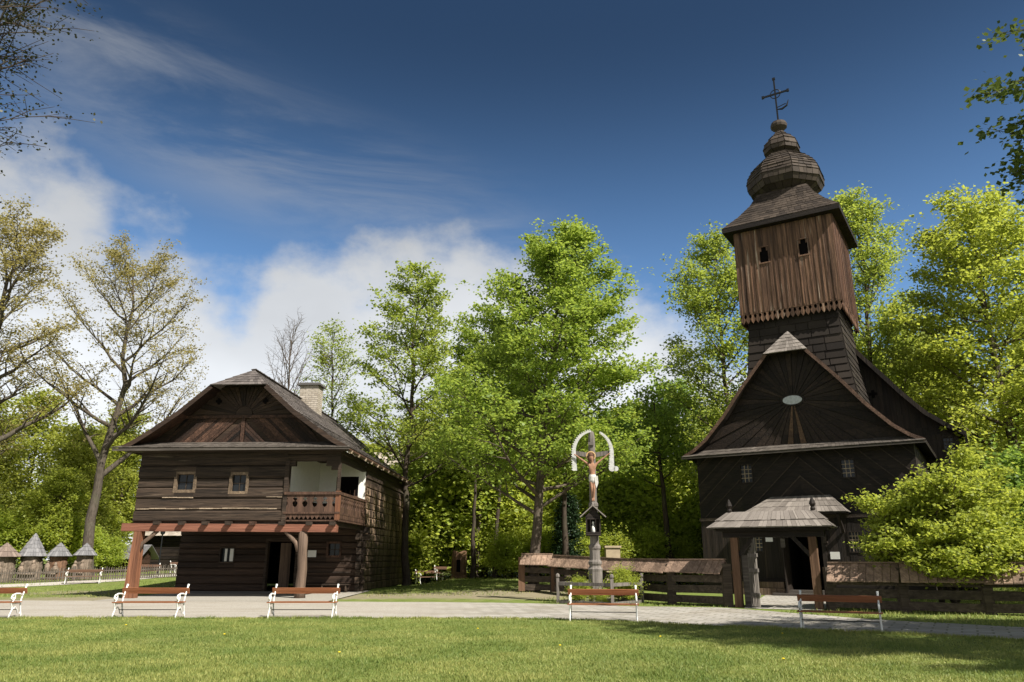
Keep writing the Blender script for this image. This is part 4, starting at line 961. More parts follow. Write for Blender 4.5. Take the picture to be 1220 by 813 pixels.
BS = [(-15.15, 22.95, 2, 1, 'bench cut by the left edge of the lawn path'), (-10.4, 22.95, -1, 1, 'white iron bench on the lawn edge before the left porch post of the log house'),
      (-6.0, 22.95, 1, 1, 'white iron bench on the lawn edge before the right porch post of the log house'), (2.5, 21.9, -8, 1, 'red-brown slatted bench in front of the wayside crucifix'),
      (7.75, 18.95, -25, .96, 'nearest white iron bench, standing before the roofed gate'),
      (-25.4, 46.9, 20, 1.0, 'weathered bench beside the side path in front of the picket fence'), (-24.0, 51.5, 24, 1.0, 'pale bench partly hidden behind the left porch post'),
      (-23.3, 56.0, 62, 1.0, 'far white bench end-on near the dark barn'), (-5.4, 52.0, 40, 1.0, 'white bench close to the rear corner of the log house'), (-4.1, 51.6, 20, 1.0, 'white bench beside the hollow stump')]
for x, y, rz, sc, lb in BS:
    o = B0 if first else copy_tree(B0); first = False
    o.location = (x, y, float(hgt(x, y))); o.rotation_euler = (0, 0, R(rz)); o.scale = (sc, sc, sc); o['label'] = lb
    if y > 40: 
        for ch in o.children:
            if ch.name.startswith(('backrest', 'seat')): ch.material_slots[0].link = 'OBJECT'; ch.material_slots[0].material = worn

# ------------------------------------------------------------------ wayside crucifix and its enclosure
def crucifix():
    K = empty('wayside_crucifix', (3.22, 30.5, 0), R(-6), 'tall grey wooden crucifix with painted figure, white arch halves and small roofed shrine', 'crucifix')
    m = MB()
    m.lathe([(.29, 0), (.29, 1.15), (.31, 1.25), (.25, 1.33), (.24, 1.37), (.28, 1.45), (.28, 1.52), (.22, 1.6), (.215, 1.95), (.25, 2.02), (.25, 2.1), (.19, 2.2), (.175, 3.6), (.2, 3.62), (.2, 3.72), (.155, 3.78), (.145, 6.3), (.11, 6.55), (.03, 6.62)], 8, (0, 0), PI / 8)
    m.build('post', W['cross'], K)
    for s in (1, -1):
        m = MB(); m.bar((0, 0, 5.62), (s * .72, 0, 5.74), .12, .2, (0, 0, 1), .12, .16); m.build('crossbeam', W['cross'], K)
    # white arch halves: curved flat boards with a beaded edge
    def arc(s, t0, t1, r0, w0, w1, curl):
        m = MB(); n = 22; cx, cz = 0.04, 5.72
        for i in range(n):
            ta = t0 + (t1 - t0) * i / n; tb = t0 + (t1 - t0) * (i + 1) / n; wa = w0 + (w1 - w0) * i / n; wb = w0 + (w1 - w0) * (i + 1) / n
            P = []
            for t, ww in ((ta, wa), (tb, wb)):
                for rr in (r0 - ww, r0):
                    x = rr * math.cos(t) * .9; z = rr * math.sin(t)
                    if t < 0: x = rr * .9 - (.0 if s > 0 else 0); z = t * .9
                    P.append((cx + s * x, cz + z))
            q = [P[0], P[1], P[3], P[2]]
            m.poly(q, lambda a, z, o: (a, -.06 - o, z), 0, .05)
            t = (ta + tb) / 2; rr = (r0 + .02) if s < 0 else (r0 - (wa + wb) / 2 - .02); x = rr * math.cos(t) * .9; z = rr * math.sin(t)
            if t < 0: x = rr * .9; z = t * .9
            c = (cx + s * x, cz + z); m.poly([(c[0] + .024 * math.cos(k * PI / 3), c[1] + .024 * math.sin(k * PI / 3)) for k in range(6)], lambda a, z, o: (a, -.06 - o, z), .01, .06)
        if curl: m.tube([(cx + s * .74, -.12, 5.1), (cx + s * .74, .0, 5.1)], .13, 12); m.tube([(cx + s * .9, -.12, 5.08), (cx + s * .9, .0, 5.08)], .1, 10)
        return m
    arc(-1, 1.5, -.78, .92, .08, .2, False).build('white_arch', W['white_paint'], K)
    arc(1, 1.2, -.62, .92, .05, .2, True).build('white_arch', W['white_paint'], K)
    # carved painted figure
    me = bpy.data.meshes.new('carved_figure')
    J = {'pel': (0, 0, 4.72, .12), 'wst': (0, -.01, 4.88, .095), 'che': (0, -.02, 5.12, .135), 'nek': (0, -.02, 5.32, .06), 'hd0': (-.03, -.07, 5.42, .075), 'hd1': (-.05, -.09, 5.52, .095), 'hd2': (-.05, -.08, 5.62, .07),
         'ls': (-.17, -.01, 5.27, .062), 'le': (-.42, 0, 5.45, .042), 'lw': (-.64, .01, 5.62, .03), 'lh': (-.72, .0, 5.66, .034), 'rs': (.17, -.01, 5.27, .062), 're': (.42, 0, 5.47, .042), 'rw': (.64, .01, 5.64, .03), 'rh': (.72, 0, 5.68, .034),
         'lt': (-.07, -.02, 4.62, .085), 'lk': (-.04, -.1, 4.28, .06), 'la': (-.03, -.0, 3.92, .036), 'lf': (-.03, -.1, 3.8, .035), 'rt': (.07, -.02, 4.62, .085), 'rk': (.05, -.12, 4.28, .06), 'ra': (.02, -.03, 3.93, .036), 'rf': (.02, -.13, 3.8, .035)}
    ks = list(J); E = [('pel', 'wst'), ('wst', 'che'), ('che', 'nek'), ('nek', 'hd0'), ('hd0', 'hd1'), ('hd1', 'hd2'), ('che', 'ls'), ('ls', 'le'), ('le', 'lw'), ('lw', 'lh'), ('che', 'rs'), ('rs', 're'), ('re', 'rw'), ('rw', 'rh'), ('pel', 'lt'), ('lt', 'lk'), ('lk', 'la'), ('la', 'lf'), ('pel', 'rt'), ('rt', 'rk'), ('rk', 'ra'), ('ra', 'rf')]
    me.from_pydata([J[k][:3] for k in ks], [(ks.index(a), ks.index(b)) for a, b in E], []); fig = obj('carved_figure', me, W['skin'], K); fig.location = (0, -.2, 0)
    fig.modifiers.new('skin', 'SKIN'); fig.modifiers.new('sub', 'SUBSURF').render_levels = 2; fig.modifiers['sub'].levels = 1
    for i, k in enumerate(ks): me.skin_vertices[0].data[i].radius = (J[k][3], J[k][3] * .85)
    me.skin_vertices[0].data[0].use_root = True
    m = MB(); m.lathe([(.115, 4.52), (.15, 4.6), (.15, 4.76), (.125, 4.84)], 12, (0, 0)); m.poly([(.06, 4.74), (.2, 4.78), (.22, 4.5), (.14, 4.3), (.1, 4.42)], lambda a, z, o: (a, -.1 - o, z), 0, .05); m.build('loincloth', W['cloth'], fig, False)
    m = MB(); m.lathe([(.07, 5.5), (.105, 5.56), (.1, 5.66), (.04, 5.71)], 10, (-.05, -.05)); m.tube([(-.12, -.04, 5.58), (-.14, -.04, 5.42), (-.12, -.05, 5.33)], [.04, .035, .015], 6); m.tube([(.03, -.04, 5.58), (.05, -.04, 5.42), (.03, -.05, 5.34)], [.04, .035, .015], 6); m.tube([(-.05, -.15, 5.45), (-.05, -.15, 5.37)], [.04, .02], 6); m.build('hair', W['hair'], fig, True)
    m = MB(); m.tube([(-.05 + .17 * math.cos(t), .03, 5.58 + .17 * math.sin(t)) for t in np.linspace(0, 2 * PI, 19)], .03, 6); m.build('halo', W['gold'], fig)
    m = MB(); m.box(-.14, .1, -.2, -.16, 6.02, 6.14) ; m.build('name_board', W['cross'], K)
    # roofed shrine box
    m = MB(); m.box(-.32, .26, -.52, -.47, 2.5, 2.62); m.box(-.32, -.26, -.5, -.18, 2.5, 3.22); m.box(.2, .26, -.5, -.18, 2.5, 3.22); m.box(-.32, .26, -.22, -.17, 2.5, 3.3); m.box(-.32, .26, -.5, -.18, 2.48, 2.54); m.box(-.3, .24, -.5, -.46, 3.1, 3.22)
    m.poly([(-.32, 3.2), (.26, 3.2), (-.03, 3.5)], lambda a, z, o: (a, -.46 - o, z), 0, .05); sb = m.build('shrine_box', W['church_x'], K)
    for s in (1, -1): m = MB(); m.bar((-.03, -.38, 3.62), (-.03 + s * .5, -.38, 3.18), .55, .035, (0, 0, 1)); m.build('shrine_roof', W['sh_gate'], sb)
    m = MB(); m.tube([(-.03, -.32, 2.56), (-.03, -.32, 2.8), (-.03, -.32, 2.92)], [.09, .07, .035], 8); m.tube([(-.03, -.32, 2.92), (-.03, -.32, 2.97), (-.03, -.32, 3.03)], [.03, .05, .03], 8); m.build('shrine_statue', W['plaster'], sb, True)
    m = MB(); [m.box(x, x + .02, -.53, -.51, 2.6, 3.12) for x in (-.14, .06)]; m.build('shrine_bars', W['church_x'], sb)
crucifix()
def rail_square():
    Q = [(1.75, 30.3), (3.62, 28.75), (5.0, 30.6), (3.2, 32.2)]
    E_ = empty('cross_enclosure', (3.4, 30.4, 0), 0, 'low grey rail enclosure around the foot of the crucifix', 'fence')
    q = [Vector((x - 3.4, y - 30.4, 0)) for x, y in Q]
    for i in range(4):
        a, b = q[i], q[(i + 1) % 4]; m = MB(); m.bar(a, a + Vector((0, 0, .92)), .11, .11, (0, 1, 0)); m.lathe([(.04, .92), (.08, .98), (.07, 1.05), (.02, 1.1)], 8, (a.x, a.y)); m.build('post', W['cross'], E_)
        m = MB(); m.bar(a + Vector((0, 0, .72)), b + Vector((0, 0, .72)), .07, .12); m.build('rail', W['cross'], E_)
        m = MB(); m.bar(a + Vector((0, 0, .06)), b + Vector((0, 0, .06)), .12, .12); m.build('ground_beam', W['cross'], E_)
rail_square()

# ------------------------------------------------------------------ carved hives, picket fence, barn, far cottage, stump
def hive(x, y, rw, bw, ze, zt, mat, lab, seed):
    r = random.Random(seed); K = empty('carved_beehive', (x, y, float(hgt(x, y))), r.uniform(-.3, .3), lab, 'beehive', 'carved log beehives under conical shingle roofs')
    n = 18; k = 12; v = []; f = []
    for i in range(k + 1):
        z = ze * i / k
        for j in range(n):
            a = 2 * PI * j / n; rr = bw / 2 * (1.12 - .15 * i / k + .16 * math.sin(3 * a + i * .9 + seed) * math.sin(i * 1.3) + r.uniform(-.05, .05)); v.append((rr * math.cos(a), rr * math.sin(a), z))
    for i in range(k):
        for j in range(n): f.append((i * n + j, i * n + (j + 1) % n, (i + 1) * n + (j + 1) % n, (i + 1) * n + j))
    m = MB(); m.add(v, f); m.build('carved_trunk', W[mat], K, True)
    m = MB()
    for q in range(2):
        cx = (-.26 + .52 * q) * bw; z0 = .55 * ze; yy = -bw * .5
        dz = r.uniform(-.08, .12); m.tube([(cx, yy + .12, z0 - .35), (cx, yy + .02, z0 - .2), (cx * 1.1, yy, z0 + dz - .02), (cx, yy + .03, z0 + .1 + dz)], [.2, .2, .17, .1], 8); m.tube([(cx, yy + .02, z0 + .08 + dz), (cx, yy - .0, z0 + .19 + dz), (cx, yy + .03, z0 + .31 + dz)], [.08, .105, .06], 8); m.tube([(cx - .16, yy + .02, z0 - .05 + dz), (cx - .1, yy - .1, z0 - .15), (cx + .08, yy - .1, z0 - .13)], [.05, .05, .04], 6)
    m.box(-.4 * bw, .4 * bw, -bw * .62, -bw * .5, .55 * ze - .5, .55 * ze - .4); m.build('carved_relief', W['relief'], K, True)
    m = MB(); N8 = 10; r0 = rw / 2; lv = [(r0, ze - .05), (r0 * .68, ze + (zt - ze) * .32), (r0 * .33, ze + (zt - ze) * .68), (.02, zt)]
    for (a0, z0), (a1, z1) in zip(lv[:-1], lv[1:]):
        for i in range(N8):
            t0 = 2 * PI * i / N8; t1 = 2 * PI * (i + 1) / N8; P = lambda rr, t, z: (rr * math.cos(t), rr * math.sin(t), z)
            shingles(m, (P(a0, t0, z0), P(a0, t1, z0), P(a1, t1, z1), P(a1, t0, z1)), 2 if z1 - z0 > .4 else 1, .16, .03, r)
    m.add([(r0 * math.cos(2 * PI * i / 10), r0 * math.sin(2 * PI * i / 10), ze - .06) for i in range(10)], [tuple(range(10))])
    m.build('conical_roof', W['sh_hive' if seed != 1 else 'sh_brown'], K)
hive(-31.3, 48.5, 1.75, 1.15, 1.5, 2.3, 'hive', 'carved hive with brownish roof at the left edge', 1)
hive(-30.3, 49.6, 1.7, 1.2, 1.48, 2.85, 'hive', 'tallest carved hive with a pointed grey roof', 2)
hive(-28.9, 50.1, 1.5, 1.0, 1.45, 2.25, 'stump', 'dark carved hive with grey roof, right of the tallest hive', 3)
hive(-27.5, 50.6, 1.4, .95, 1.48, 2.2, 'hive', 'carved hive nearest the oak trunk, with a low grey roof', 4)
def picket():
    K = empty('picket_fence', (-27, 47.8, 0), 0, 'low weathered picket fence in front of the carved hives', 'fence'); r = random.Random(7); m = MB(); pts = [(-13, -2.6), (-4.5, -1.2), (0, .8), (6.5, 5)]
    for (x0, y0), (x1, y1) in zip(pts[:-1], pts[1:]):
        n = int(math.hypot(x1 - x0, y1 - y0) / .13)
        for i in range(n):
            t = i / n; x = x0 + (x1 - x0) * t; y = y0 + (y1 - y0) * t; g_ = float(hgt(x - 27, y + 47.8)); h = g_ + .78 + r.uniform(-.06, .06); ln = r.uniform(-.02, .02); m.bar((x, y, g_ - .05), (x + ln, y, h), .075, .03, (0, 1, 0), .04, .03)
        ga, gc = float(hgt(x0 - 27, y0 + 47.8)), float(hgt(x1 - 27, y1 + 47.8)); m.bar((x0, y0 + .04, ga + .25), (x1, y1 + .04, gc + .25), .05, .07); m.bar((x0, y0 + .04, ga + .58), (x1, y1 + .04, gc + .58), .05, .07)
    m.build('pickets', W['picket'], K)
    for p in pts: m = MB(); gp = float(hgt(p[0] - 27, p[1] + 47.8)); m.bar((p[0], p[1] + .08, gp - .05), (p[0], p[1] + .08, gp + .9), .12, .12, (0, 1, 0)); m.build('post', W['picket'], K)
picket()
def simple_house(name, x, y, rz, wx, dy, ze, zr, wall, roofm, lab, cat, wins=()):
    K = empty(name, (x, y, float(hgt(x, y))), rz, lab, cat); r = random.Random(3); F = lambda a, z, o: (a, -dy / 2 - o, z)
    m = MB(); strips(m, F, -wx / 2, wx / 2, 0, ze, .3, 'h', wins, .1, r, .02, .03)
    for s in (1, -1): strips(m, lambda a, z, o: (s * (wx / 2 + o), a, z), -dy / 2, dy / 2, 0, ze, .3, 'h', (), .05, r, .02)
    strips(m, lambda a, z, o: (a, dy / 2 + o, z), -wx / 2, wx / 2, 0, ze, .3, 'h', (), .05, r, .02)
    m.box(-wx / 2 + .1, wx / 2 - .1, -dy / 2 + .2, dy / 2 - .2, 0, ze - .05); wl = m.build('wall', W[wall], K)
    for s in (1, -1): m = MB(); m.add([(s * wx / 2, -dy / 2, ze), (s * wx / 2, dy / 2, ze), (s * wx / 2, 0, zr - .1)], [(0, 1, 2)]); m.add([(s * (wx / 2 - .1), -dy / 2, ze), (s * (wx / 2 - .1), dy / 2, ze), (s * (wx / 2 - .1), 0, zr - .1)], [(0, 1, 2)]); m.build('gable', W['gable_red'], K)
    m = MB(); q = dy / 2 + .7; zz = ze - (zr - ze) * .7 / (dy / 2)
    for s in (1, -1): shingles(m, ((-wx / 2 - .5, -s * q, zz), (wx / 2 + .5, -s * q, zz), (wx / 2 + .5, 0, zr), (-wx / 2 - .5, 0, zr)), 14, .3, .04, r)
    m.build('roof', W[roofm], K)
    for h in wins: window(K, F, h[0] + .05, h[1] - .05, h[2] + .05, h[3] - .05, .06, 2, 2, 'win', depth=-.02)
simple_house('log_barn', -24.5, 72, R(-3), 15, 9, 3.3, 6.4, 'church_x', 'sh_tan', 'low dark log barn with pale roof seen under the porch of the log house', 'barn', ((-3, -2, 1.2, 2),))
simple_house('distant_cottage', -11.6, 66, R(8), 5.6, 8, 6.4, 10.5, 'gable_red', 'sh_tan', 'cottage with pale tan roof rising behind the log house roof', 'house', ((-1, 0, 3, 4),))
simple_house('wood_store', -31.0, 63, R(-5), 3.2, 1.6, 1.5, 2.1, 'gable_red', 'sh_hive', 'low red-brown wood store beside the barn', 'shed')
def stump():
    K = empty('hollow_stump', (-3.4, 50.5, float(hgt(-3.4, 50.5))), 0, 'hollow brown tree stump used as a log hive on the grass', 'stump'); r = random.Random(2); m = MB(); v = []; f = []; n = 16; k = 8
    for i in range(k + 1):
        for j in range(n): a = 2 * PI * j / n; rr = (.47 if i else .58) * (1 + .08 * math.sin(3 * a) + r.uniform(-.05, .05)); v.append((rr * math.cos(a), rr * math.sin(a), 1.55 * i / k + (.2 * math.sin(a * 2) if i == k else 0)))
    for i in range(k):
        for j in range(n): f.append((i * n + j, i * n + (j + 1) % n, (i + 1) * n + (j + 1) % n, (i + 1) * n + j))
    f.append(tuple(k * n + j for j in range(n))); m.add(v, f); m.build('stump_body', W['stump'], K, False)
    MB().box(-.12, .12, -.56, -.4, .4, 1.15).build('hollow', W['dark'], K)
stump()
K = empty('stone_pillar', (5.75, 45, 0), 0, 'square beige pillar with flat cap behind the roofed fence', 'pillar'); MB().box(-.4, .4, -.4, .4, 0, 2.25).build('shaft', W['tan_wall'], K); MB().box(-.47, .47, -.47, .47, 2.25, 2.36).build('cap', W['tan_wall'], K)
K = empty('lamp_post', (-26.0, 58, 0), 0, 'thin dark lamp post by the barn', 'lamp post'); m = MB(); m.tube([(0, 0, 0), (0, 0, .5), (0, 0, 3.4)], [.09, .06, .045], 8); m.build('pole', W['black_iron'], K); m = MB(); m.lathe([(.06, 3.38), (.16, 3.45), (.2, 3.75), (.22, 3.8), (.03, 3.95)], 8); m.build('lantern', W['black_iron'], K)

# ------------------------------------------------------------------ trees
def leaves_mesh(name, centres, per, spread, flat, size, rs, mat, parent, droop=.25):
    """many small folded leaf faces spread in flattened clumps about the given twig points"""
    c = np.repeat(np.asarray(centres, float), per, 0); n = len(c)
    p = c + rs.normal(0, 1, (n, 3)) * np.array([spread, spread, spread * flat])
    # leaf frame: mostly facing up, tilted at random
    nrm = rs.normal(0, .55, (n, 3)); nrm[:, 2] += 1; nrm /= np.linalg.norm(nrm, axis=1)[:, None]
    t = rs.normal(0, 1, (n, 3)); t -= nrm * (t * nrm).sum(1)[:, None]; t /= np.linalg.norm(t, axis=1)[:, None]
    b = np.cross(nrm, t); s = size * rs.uniform(.65, 1.3, n)[:, None]
    v = np.empty((n, 4, 3)); v[:, 0] = p - t * s * .5; v[:, 1] = p + b * s * .42 - nrm * s * .08; v[:, 2] = p + t * s * .55 - nrm * s * droop * .4; v[:, 3] = p - b * s * .42 - nrm * s * .08
    return obj(name, np_mesh(name, v.reshape(-1, 3), np.arange(4 * n).reshape(-1, 4)), mat, parent)
def grow(rg, H, r0, base, env, nl, rise=.5, lean=(0, 0), fork=None, sub=7, wob=.12, azr=None, top=.96, twig=2, limb_r=.42, subl=.42, targets=()):
    """trunk, limbs, side branches and twigs as tubes; returns tubes and the twig points that carry leaves"""
    T = []; tips = []; n = 12
    tr = [Vector((0, 0, -.1))]; x = y = 0
    for i in range(1, n + 1):
        z = H * top * i / n; x += rg.uniform(-wob, wob) * H / n + lean[0] * H / n; y += rg.uniform(-wob, wob) * H / n + lean[1] * H / n; tr.append(Vector((x, y, z)))
    rad = [r0 * (1.35 if i == 0 else 1) * (1 - .93 * (i / n) ** .9) + .012 for i in range(n + 1)]
    tr.insert(1, Vector((tr[0] * .9 + tr[1] * .1).to_tuple()) + Vector((0, 0, .35))); rad.insert(1, r0 * 1.02)
    T.append((tr, rad, 10))
    def at(z):
        for i in range(len(tr) - 1):
            if tr[i + 1].z >= z: k = (z - tr[i].z) / max(1e-6, tr[i + 1].z - tr[i].z); return tr[i].lerp(tr[i + 1], k), rad[i] + (rad[i + 1] - rad[i]) * k
        return tr[-1], rad[-1]
    def branch(p0, p1, ra, rb, k, w, sag=0):
        pts = []; L_ = (p1 - p0).length; off = Vector((0, 0, 0))
        for i in range(k + 1):
            t = i / k; q = p0.lerp(p1, t); q.z += -sag * L_ * math.sin(PI * t)
            if 0 < i: off += Vector((rg.uniform(-1, 1), rg.uniform(-1, 1), rg.uniform(-.7, .7))) * w * L_ / k
            pts.append(q + off * (1 if i < k else .8))
        T.append((pts, [ra + (rb - ra) * (i / k) ** .8 for i in range(k + 1)], 6 if ra > .05 else (5 if ra > .02 else 4))); return pts
    g = rg.uniform(0, 6)
    jobs = []
    for i in range(nl):
        f = (i + .5) / nl; z0 = base + (H * .93 - base) * f ** .9 * .98; g += 2.39996 + rg.uniform(-.3, .3); a = g
        if azr: a = azr[0] + (azr[1] - azr[0]) * rg.random()
        p0, rr = at(z0); z1 = min(H * .99, z0 + rise * (H - base) * (.14 + .16 * (1 - f)) * rg.uniform(.6, 1.3)); e = env((z1 - base) / (H - base)) * rg.uniform(.7, 1.12)
        c, _ = at(z1); jobs.append((p0, rr, Vector((c.x + math.cos(a) * e, c.y + math.sin(a) * e, z1))))
    for t in targets:
        p0, rr = at(t[3]); jobs.append((p0, rr, Vector(t[:3])))
    for p0, rr, p1 in jobs:
        L_ = (p1 - p0).length; ra = min(rr * .75, max(.02, limb_r * r0 * (L_ / (H * .35)) ** .8)); lp = branch(p0, p1, ra, .012, 6, wob * .9, .04)
        ns = max(2, int(sub * min(1.3, .4 + L_ / 5)))
        for j in range(ns):
            f = .22 + .78 * (j + rg.random() * .6) / ns; f = min(f, .98); k = f * 6; a0 = lp[int(k)].lerp(lp[min(6, int(k) + 1)], k - int(k))
            d = (p1 - p0).normalized(); sd_ = Vector((-d.y, d.x, 0)).normalized() * (1 if j % 2 else -1)
            dr = (d * rg.uniform(.4, 1) + sd_ * rg.uniform(.4, 1.1) + Vector((0, 0, rg.uniform(-.15, .55)))).normalized(); l2 = L_ * subl * (1.15 - f * .7) * rg.uniform(.6, 1.2) + .3
            sp = branch(a0, a0 + dr * l2, max(.012, ra * (1 - f) * .55 + .008), .006, 4, wob, -.03); tips += [sp[2], sp[3], sp[4]]
            for q in range(twig):
                b0 = sp[rg.choice((1, 2, 3))]; b1 = b0 + Vector((rg.uniform(-1, 1), rg.uniform(-1, 1), rg.uniform(-.3, .8))).normalized() * l2 * rg.uniform(.3, .6) + dr * .15; branch(b0, b1, .009, .004, 2, wob); tips.append(b1); tips.append((b0 + b1) / 2)
        tips.append(lp[6]); tips.append(lp[5])
    tips.append(tr[-1]); return T, tips
def make_tree(name, seed, matb, matl, per, spread, flat, lsize, lab, cat='tree', group=None, trunkname='trunk', crownname='crown', extra_trunks=None, fill=0, fillr=.6, **k):
    rg = random.Random(seed); rs = np.random.RandomState(seed); T, tips = grow(rg, **k)
    if extra_trunks:
        for (dx, dy, kw) in extra_trunks:
            kk = dict(k); kk.update(kw); T2, t2 = grow(rg, **kk); o = Vector((dx, dy, 0)); T += [([p + o for p in a], b, c) for a, b, c in T2]; tips += [p + o for p in t2]
    root = empty(name, (0, 0, 0), 0, lab, cat, group); m = MB()
    for a, b, c in T: m.tube(a, b, c, False)
    m.build(trunkname, W[matb], root, True)
    if per:
        c = np.array([tuple(p) for p in tips])
        if fill: c = np.concatenate([c, c[rs.randint(0, len(c), int(len(c) * fill))] + rs.normal(0, fillr, (int(len(c) * fill), 3))])
        leaves_mesh(crownname, c, per, spread, flat, lsize, rs, W[matl], root)
    return root
def put(o, x, y, rz=0, s=(1, 1, 1), label=None, group=None, z=None):
    if not hasattr(s, '__len__'): s = (s, s, s)
    o.location = (x, y, float(hgt(x, y)) if z is None else z); o.rotation_euler = (0, 0, rz); o.scale = s
    if label: o['label'] = label
    if group: o['group'] = group
    return o
def curve(*p): return lambda f: float(np.interp(f, [a for a, b in p], [b for a, b in p]))

# the big maple in the middle
put(make_tree('maple_tree', 31, 'bark', 'l_maple', 17, .24, .42, .16, 'tall full maple with forked grey trunk behind the crucifix', H=18.6, r0=.27, base=3.3, lean=(.13, 0),
              env=curve((0, 4.6), (.25, 5.6), (.5, 4.7), (.75, 3.2), (.92, 1.7), (1, .4)), nl=60, rise=.6, sub=8, wob=.10, fill=.08), 1.0, 37.2)
# lime left of it
limeA = put(make_tree('lime_tree', 32, 'bark_dark', 'l_lime', 13, .25, .42, .17, 'tall airy lime tree rising right of the bare tree', H=20.6, r0=.24, base=4.5,
              env=curve((0, 3.2), (.3, 4.4), (.6, 3.6), (.85, 2.3), (1, .6)), nl=34, rise=.7, sub=7, wob=.11), -6.3, 47.5)
broadA = put(make_tree('broadleaf_tree', 33, 'bark_dark', 'l_maple', 14, .36, .55, .21, 'leafy tree directly behind the maple', H=17, r0=.22, base=4.8,
              env=curve((0, 3.6), (.3, 4.8), (.6, 4.0), (.85, 2.4), (1, .6)), nl=32, rise=.6, sub=6, wob=.11, fill=.1), -1.9, 54)
ashA = put(make_tree('ash_tree', 34, 'bark', 'l_lime', 13, .33, .5, .20, 'tall green tree left of the church tower', H=25.5, r0=.3, base=4,
              env=curve((0, 3.5), (.3, 4.8), (.6, 4.2), (.85, 2.6), (1, .7)), nl=36, rise=.7, sub=7, wob=.1, fill=.15), 14.9, 53)
put(make_tree('slender_tree', 35, 'bark', 'l_lime', 13, .33, .5, .19, 'tall slender green tree just right of the church tower', H=28.5, r0=.3, base=6,
              env=curve((0, 2.6), (.3, 3.3), (.6, 3.2), (.85, 2.1), (1, .5)), nl=38, rise=.8, sub=6, wob=.08, fill=.15), 25.2, 51)
bigR = put(make_tree('broad_tree', 36, 'bark', 'l_bush', 15, .36, .5, .20, 'big yellow-green tree at the right edge behind the church', H=23.5, r0=.36, base=4,
              env=curve((0, 4.5), (.3, 6.2), (.6, 5.4), (.85, 3.6), (1, 1)), nl=44, rise=.65, sub=8, wob=.1, fill=.2), 28.3, 42)
put(make_tree('lime_tree', 37, 'bark_dark', 'l_maple', 12, .26, .45, .18, 'rounded lime tree filling the gap left of the maple', H=19, r0=.2, base=7.5,
              env=curve((0, 2.6), (.3, 4.0), (.6, 3.4), (.85, 2.2), (1, .7)), nl=32, rise=.65, sub=6, wob=.11), -2.4, 52)
# oaks on the left
oak = dict(sub=9, twig=4, wob=.24, limb_r=.62, subl=.42)
put(make_tree('oak_tree', 41, 'bark_oak', 'l_oak', 8, .2, .6, .14, 'spreading oak with sparse olive-yellow spring leaves and dark limbs', H=23.5, r0=.38, base=6.0,
              env=curve((0, 5.0), (.35, 6.4), (.65, 5.8), (.88, 4.2), (1, 2.2)), nl=20, rise=1.3, **oak), -28.2, 52.5)
put(make_tree('oak_tree', 42, 'bark_oak', 'l_oak', 8, .2, .6, .14, 'tall oak at the left edge with leaning trunk and open olive crown', H=23.5, r0=.42, base=6.0,
              env=curve((0, 4.2), (.35, 5.4), (.65, 4.8), (.88, 3.2), (1, 1.2)), nl=22, rise=1.1, lean=(.05, 0), **oak), -34.0, 48.5)
put(make_tree('bare_tree', 43, 'bark', 'l_oak', 0, .3, .6, .1, 'leafless pale tree standing behind the log house chimney', H=20.3, r0=.18, base=9.5,
              env=curve((0, 1.8), (.4, 3.0), (.8, 1.6), (1, .3)), nl=15, rise=1.6, sub=7, twig=3, wob=.14, limb_r=.5), -16.9, 57)
thin = put(make_tree('sparse_tree', 44, 'bark_dark', 'l_lime', 7, .3, .6, .15, 'thin sparse tree with a mistletoe ball right of the chimney', H=18.3, r0=.17, base=6,
              env=curve((0, 2.2), (.4, 2.7), (.8, 1.7), (1, .4)), nl=24, rise=1.0, sub=6, wob=.13), -12.7, 53.5)
mi = leaves_mesh('mistletoe_foliage', [(0, 0, 0)], 420, .3, 1, .13, np.random.RandomState(3), W['l_oak'], thin); mi.location = (-.9, -.4, 15.6)

# background wood: a few grown trees repeated with their own size and turn
midA = make_tree('woodland_tree', 51, 'bark_dark', 'l_dark', 11, .42, .55, .25, 'x', H=14, r0=.2, base=1.5, env=curve((0, 3.4), (.35, 4.4), (.7, 3.4), (1, .8)), nl=28, rise=.6, sub=6, wob=.12, fill=.3)
midB = make_tree('woodland_tree', 52, 'bark_dark', 'l_yellow', 11, .42, .55, .24, 'x', H=14, r0=.2, base=1.2, env=curve((0, 3.6), (.35, 4.2), (.7, 3.0), (1, .8)), nl=28, rise=.7, sub=6, wob=.14, fill=.3)
midC = make_tree('woodland_tree', 53, 'bark', 'l_bush', 11, .42, .5, .25, 'x', H=15, r0=.22, base=1.6, env=curve((0, 3.2), (.35, 4.6), (.7, 3.6), (1, .8)), nl=28, rise=.6, sub=6, wob=.12, fill=.3)
used = set()
def wood_tree(proto, x, y, s, lab, rz, grp, sz=None):
    o = proto if id(proto) not in used else copy_tree(proto); used.add(id(proto))
    put(o, x, y, rz, (s, s, sz or s), lab, grp); return o
rw_ = random.Random(77)
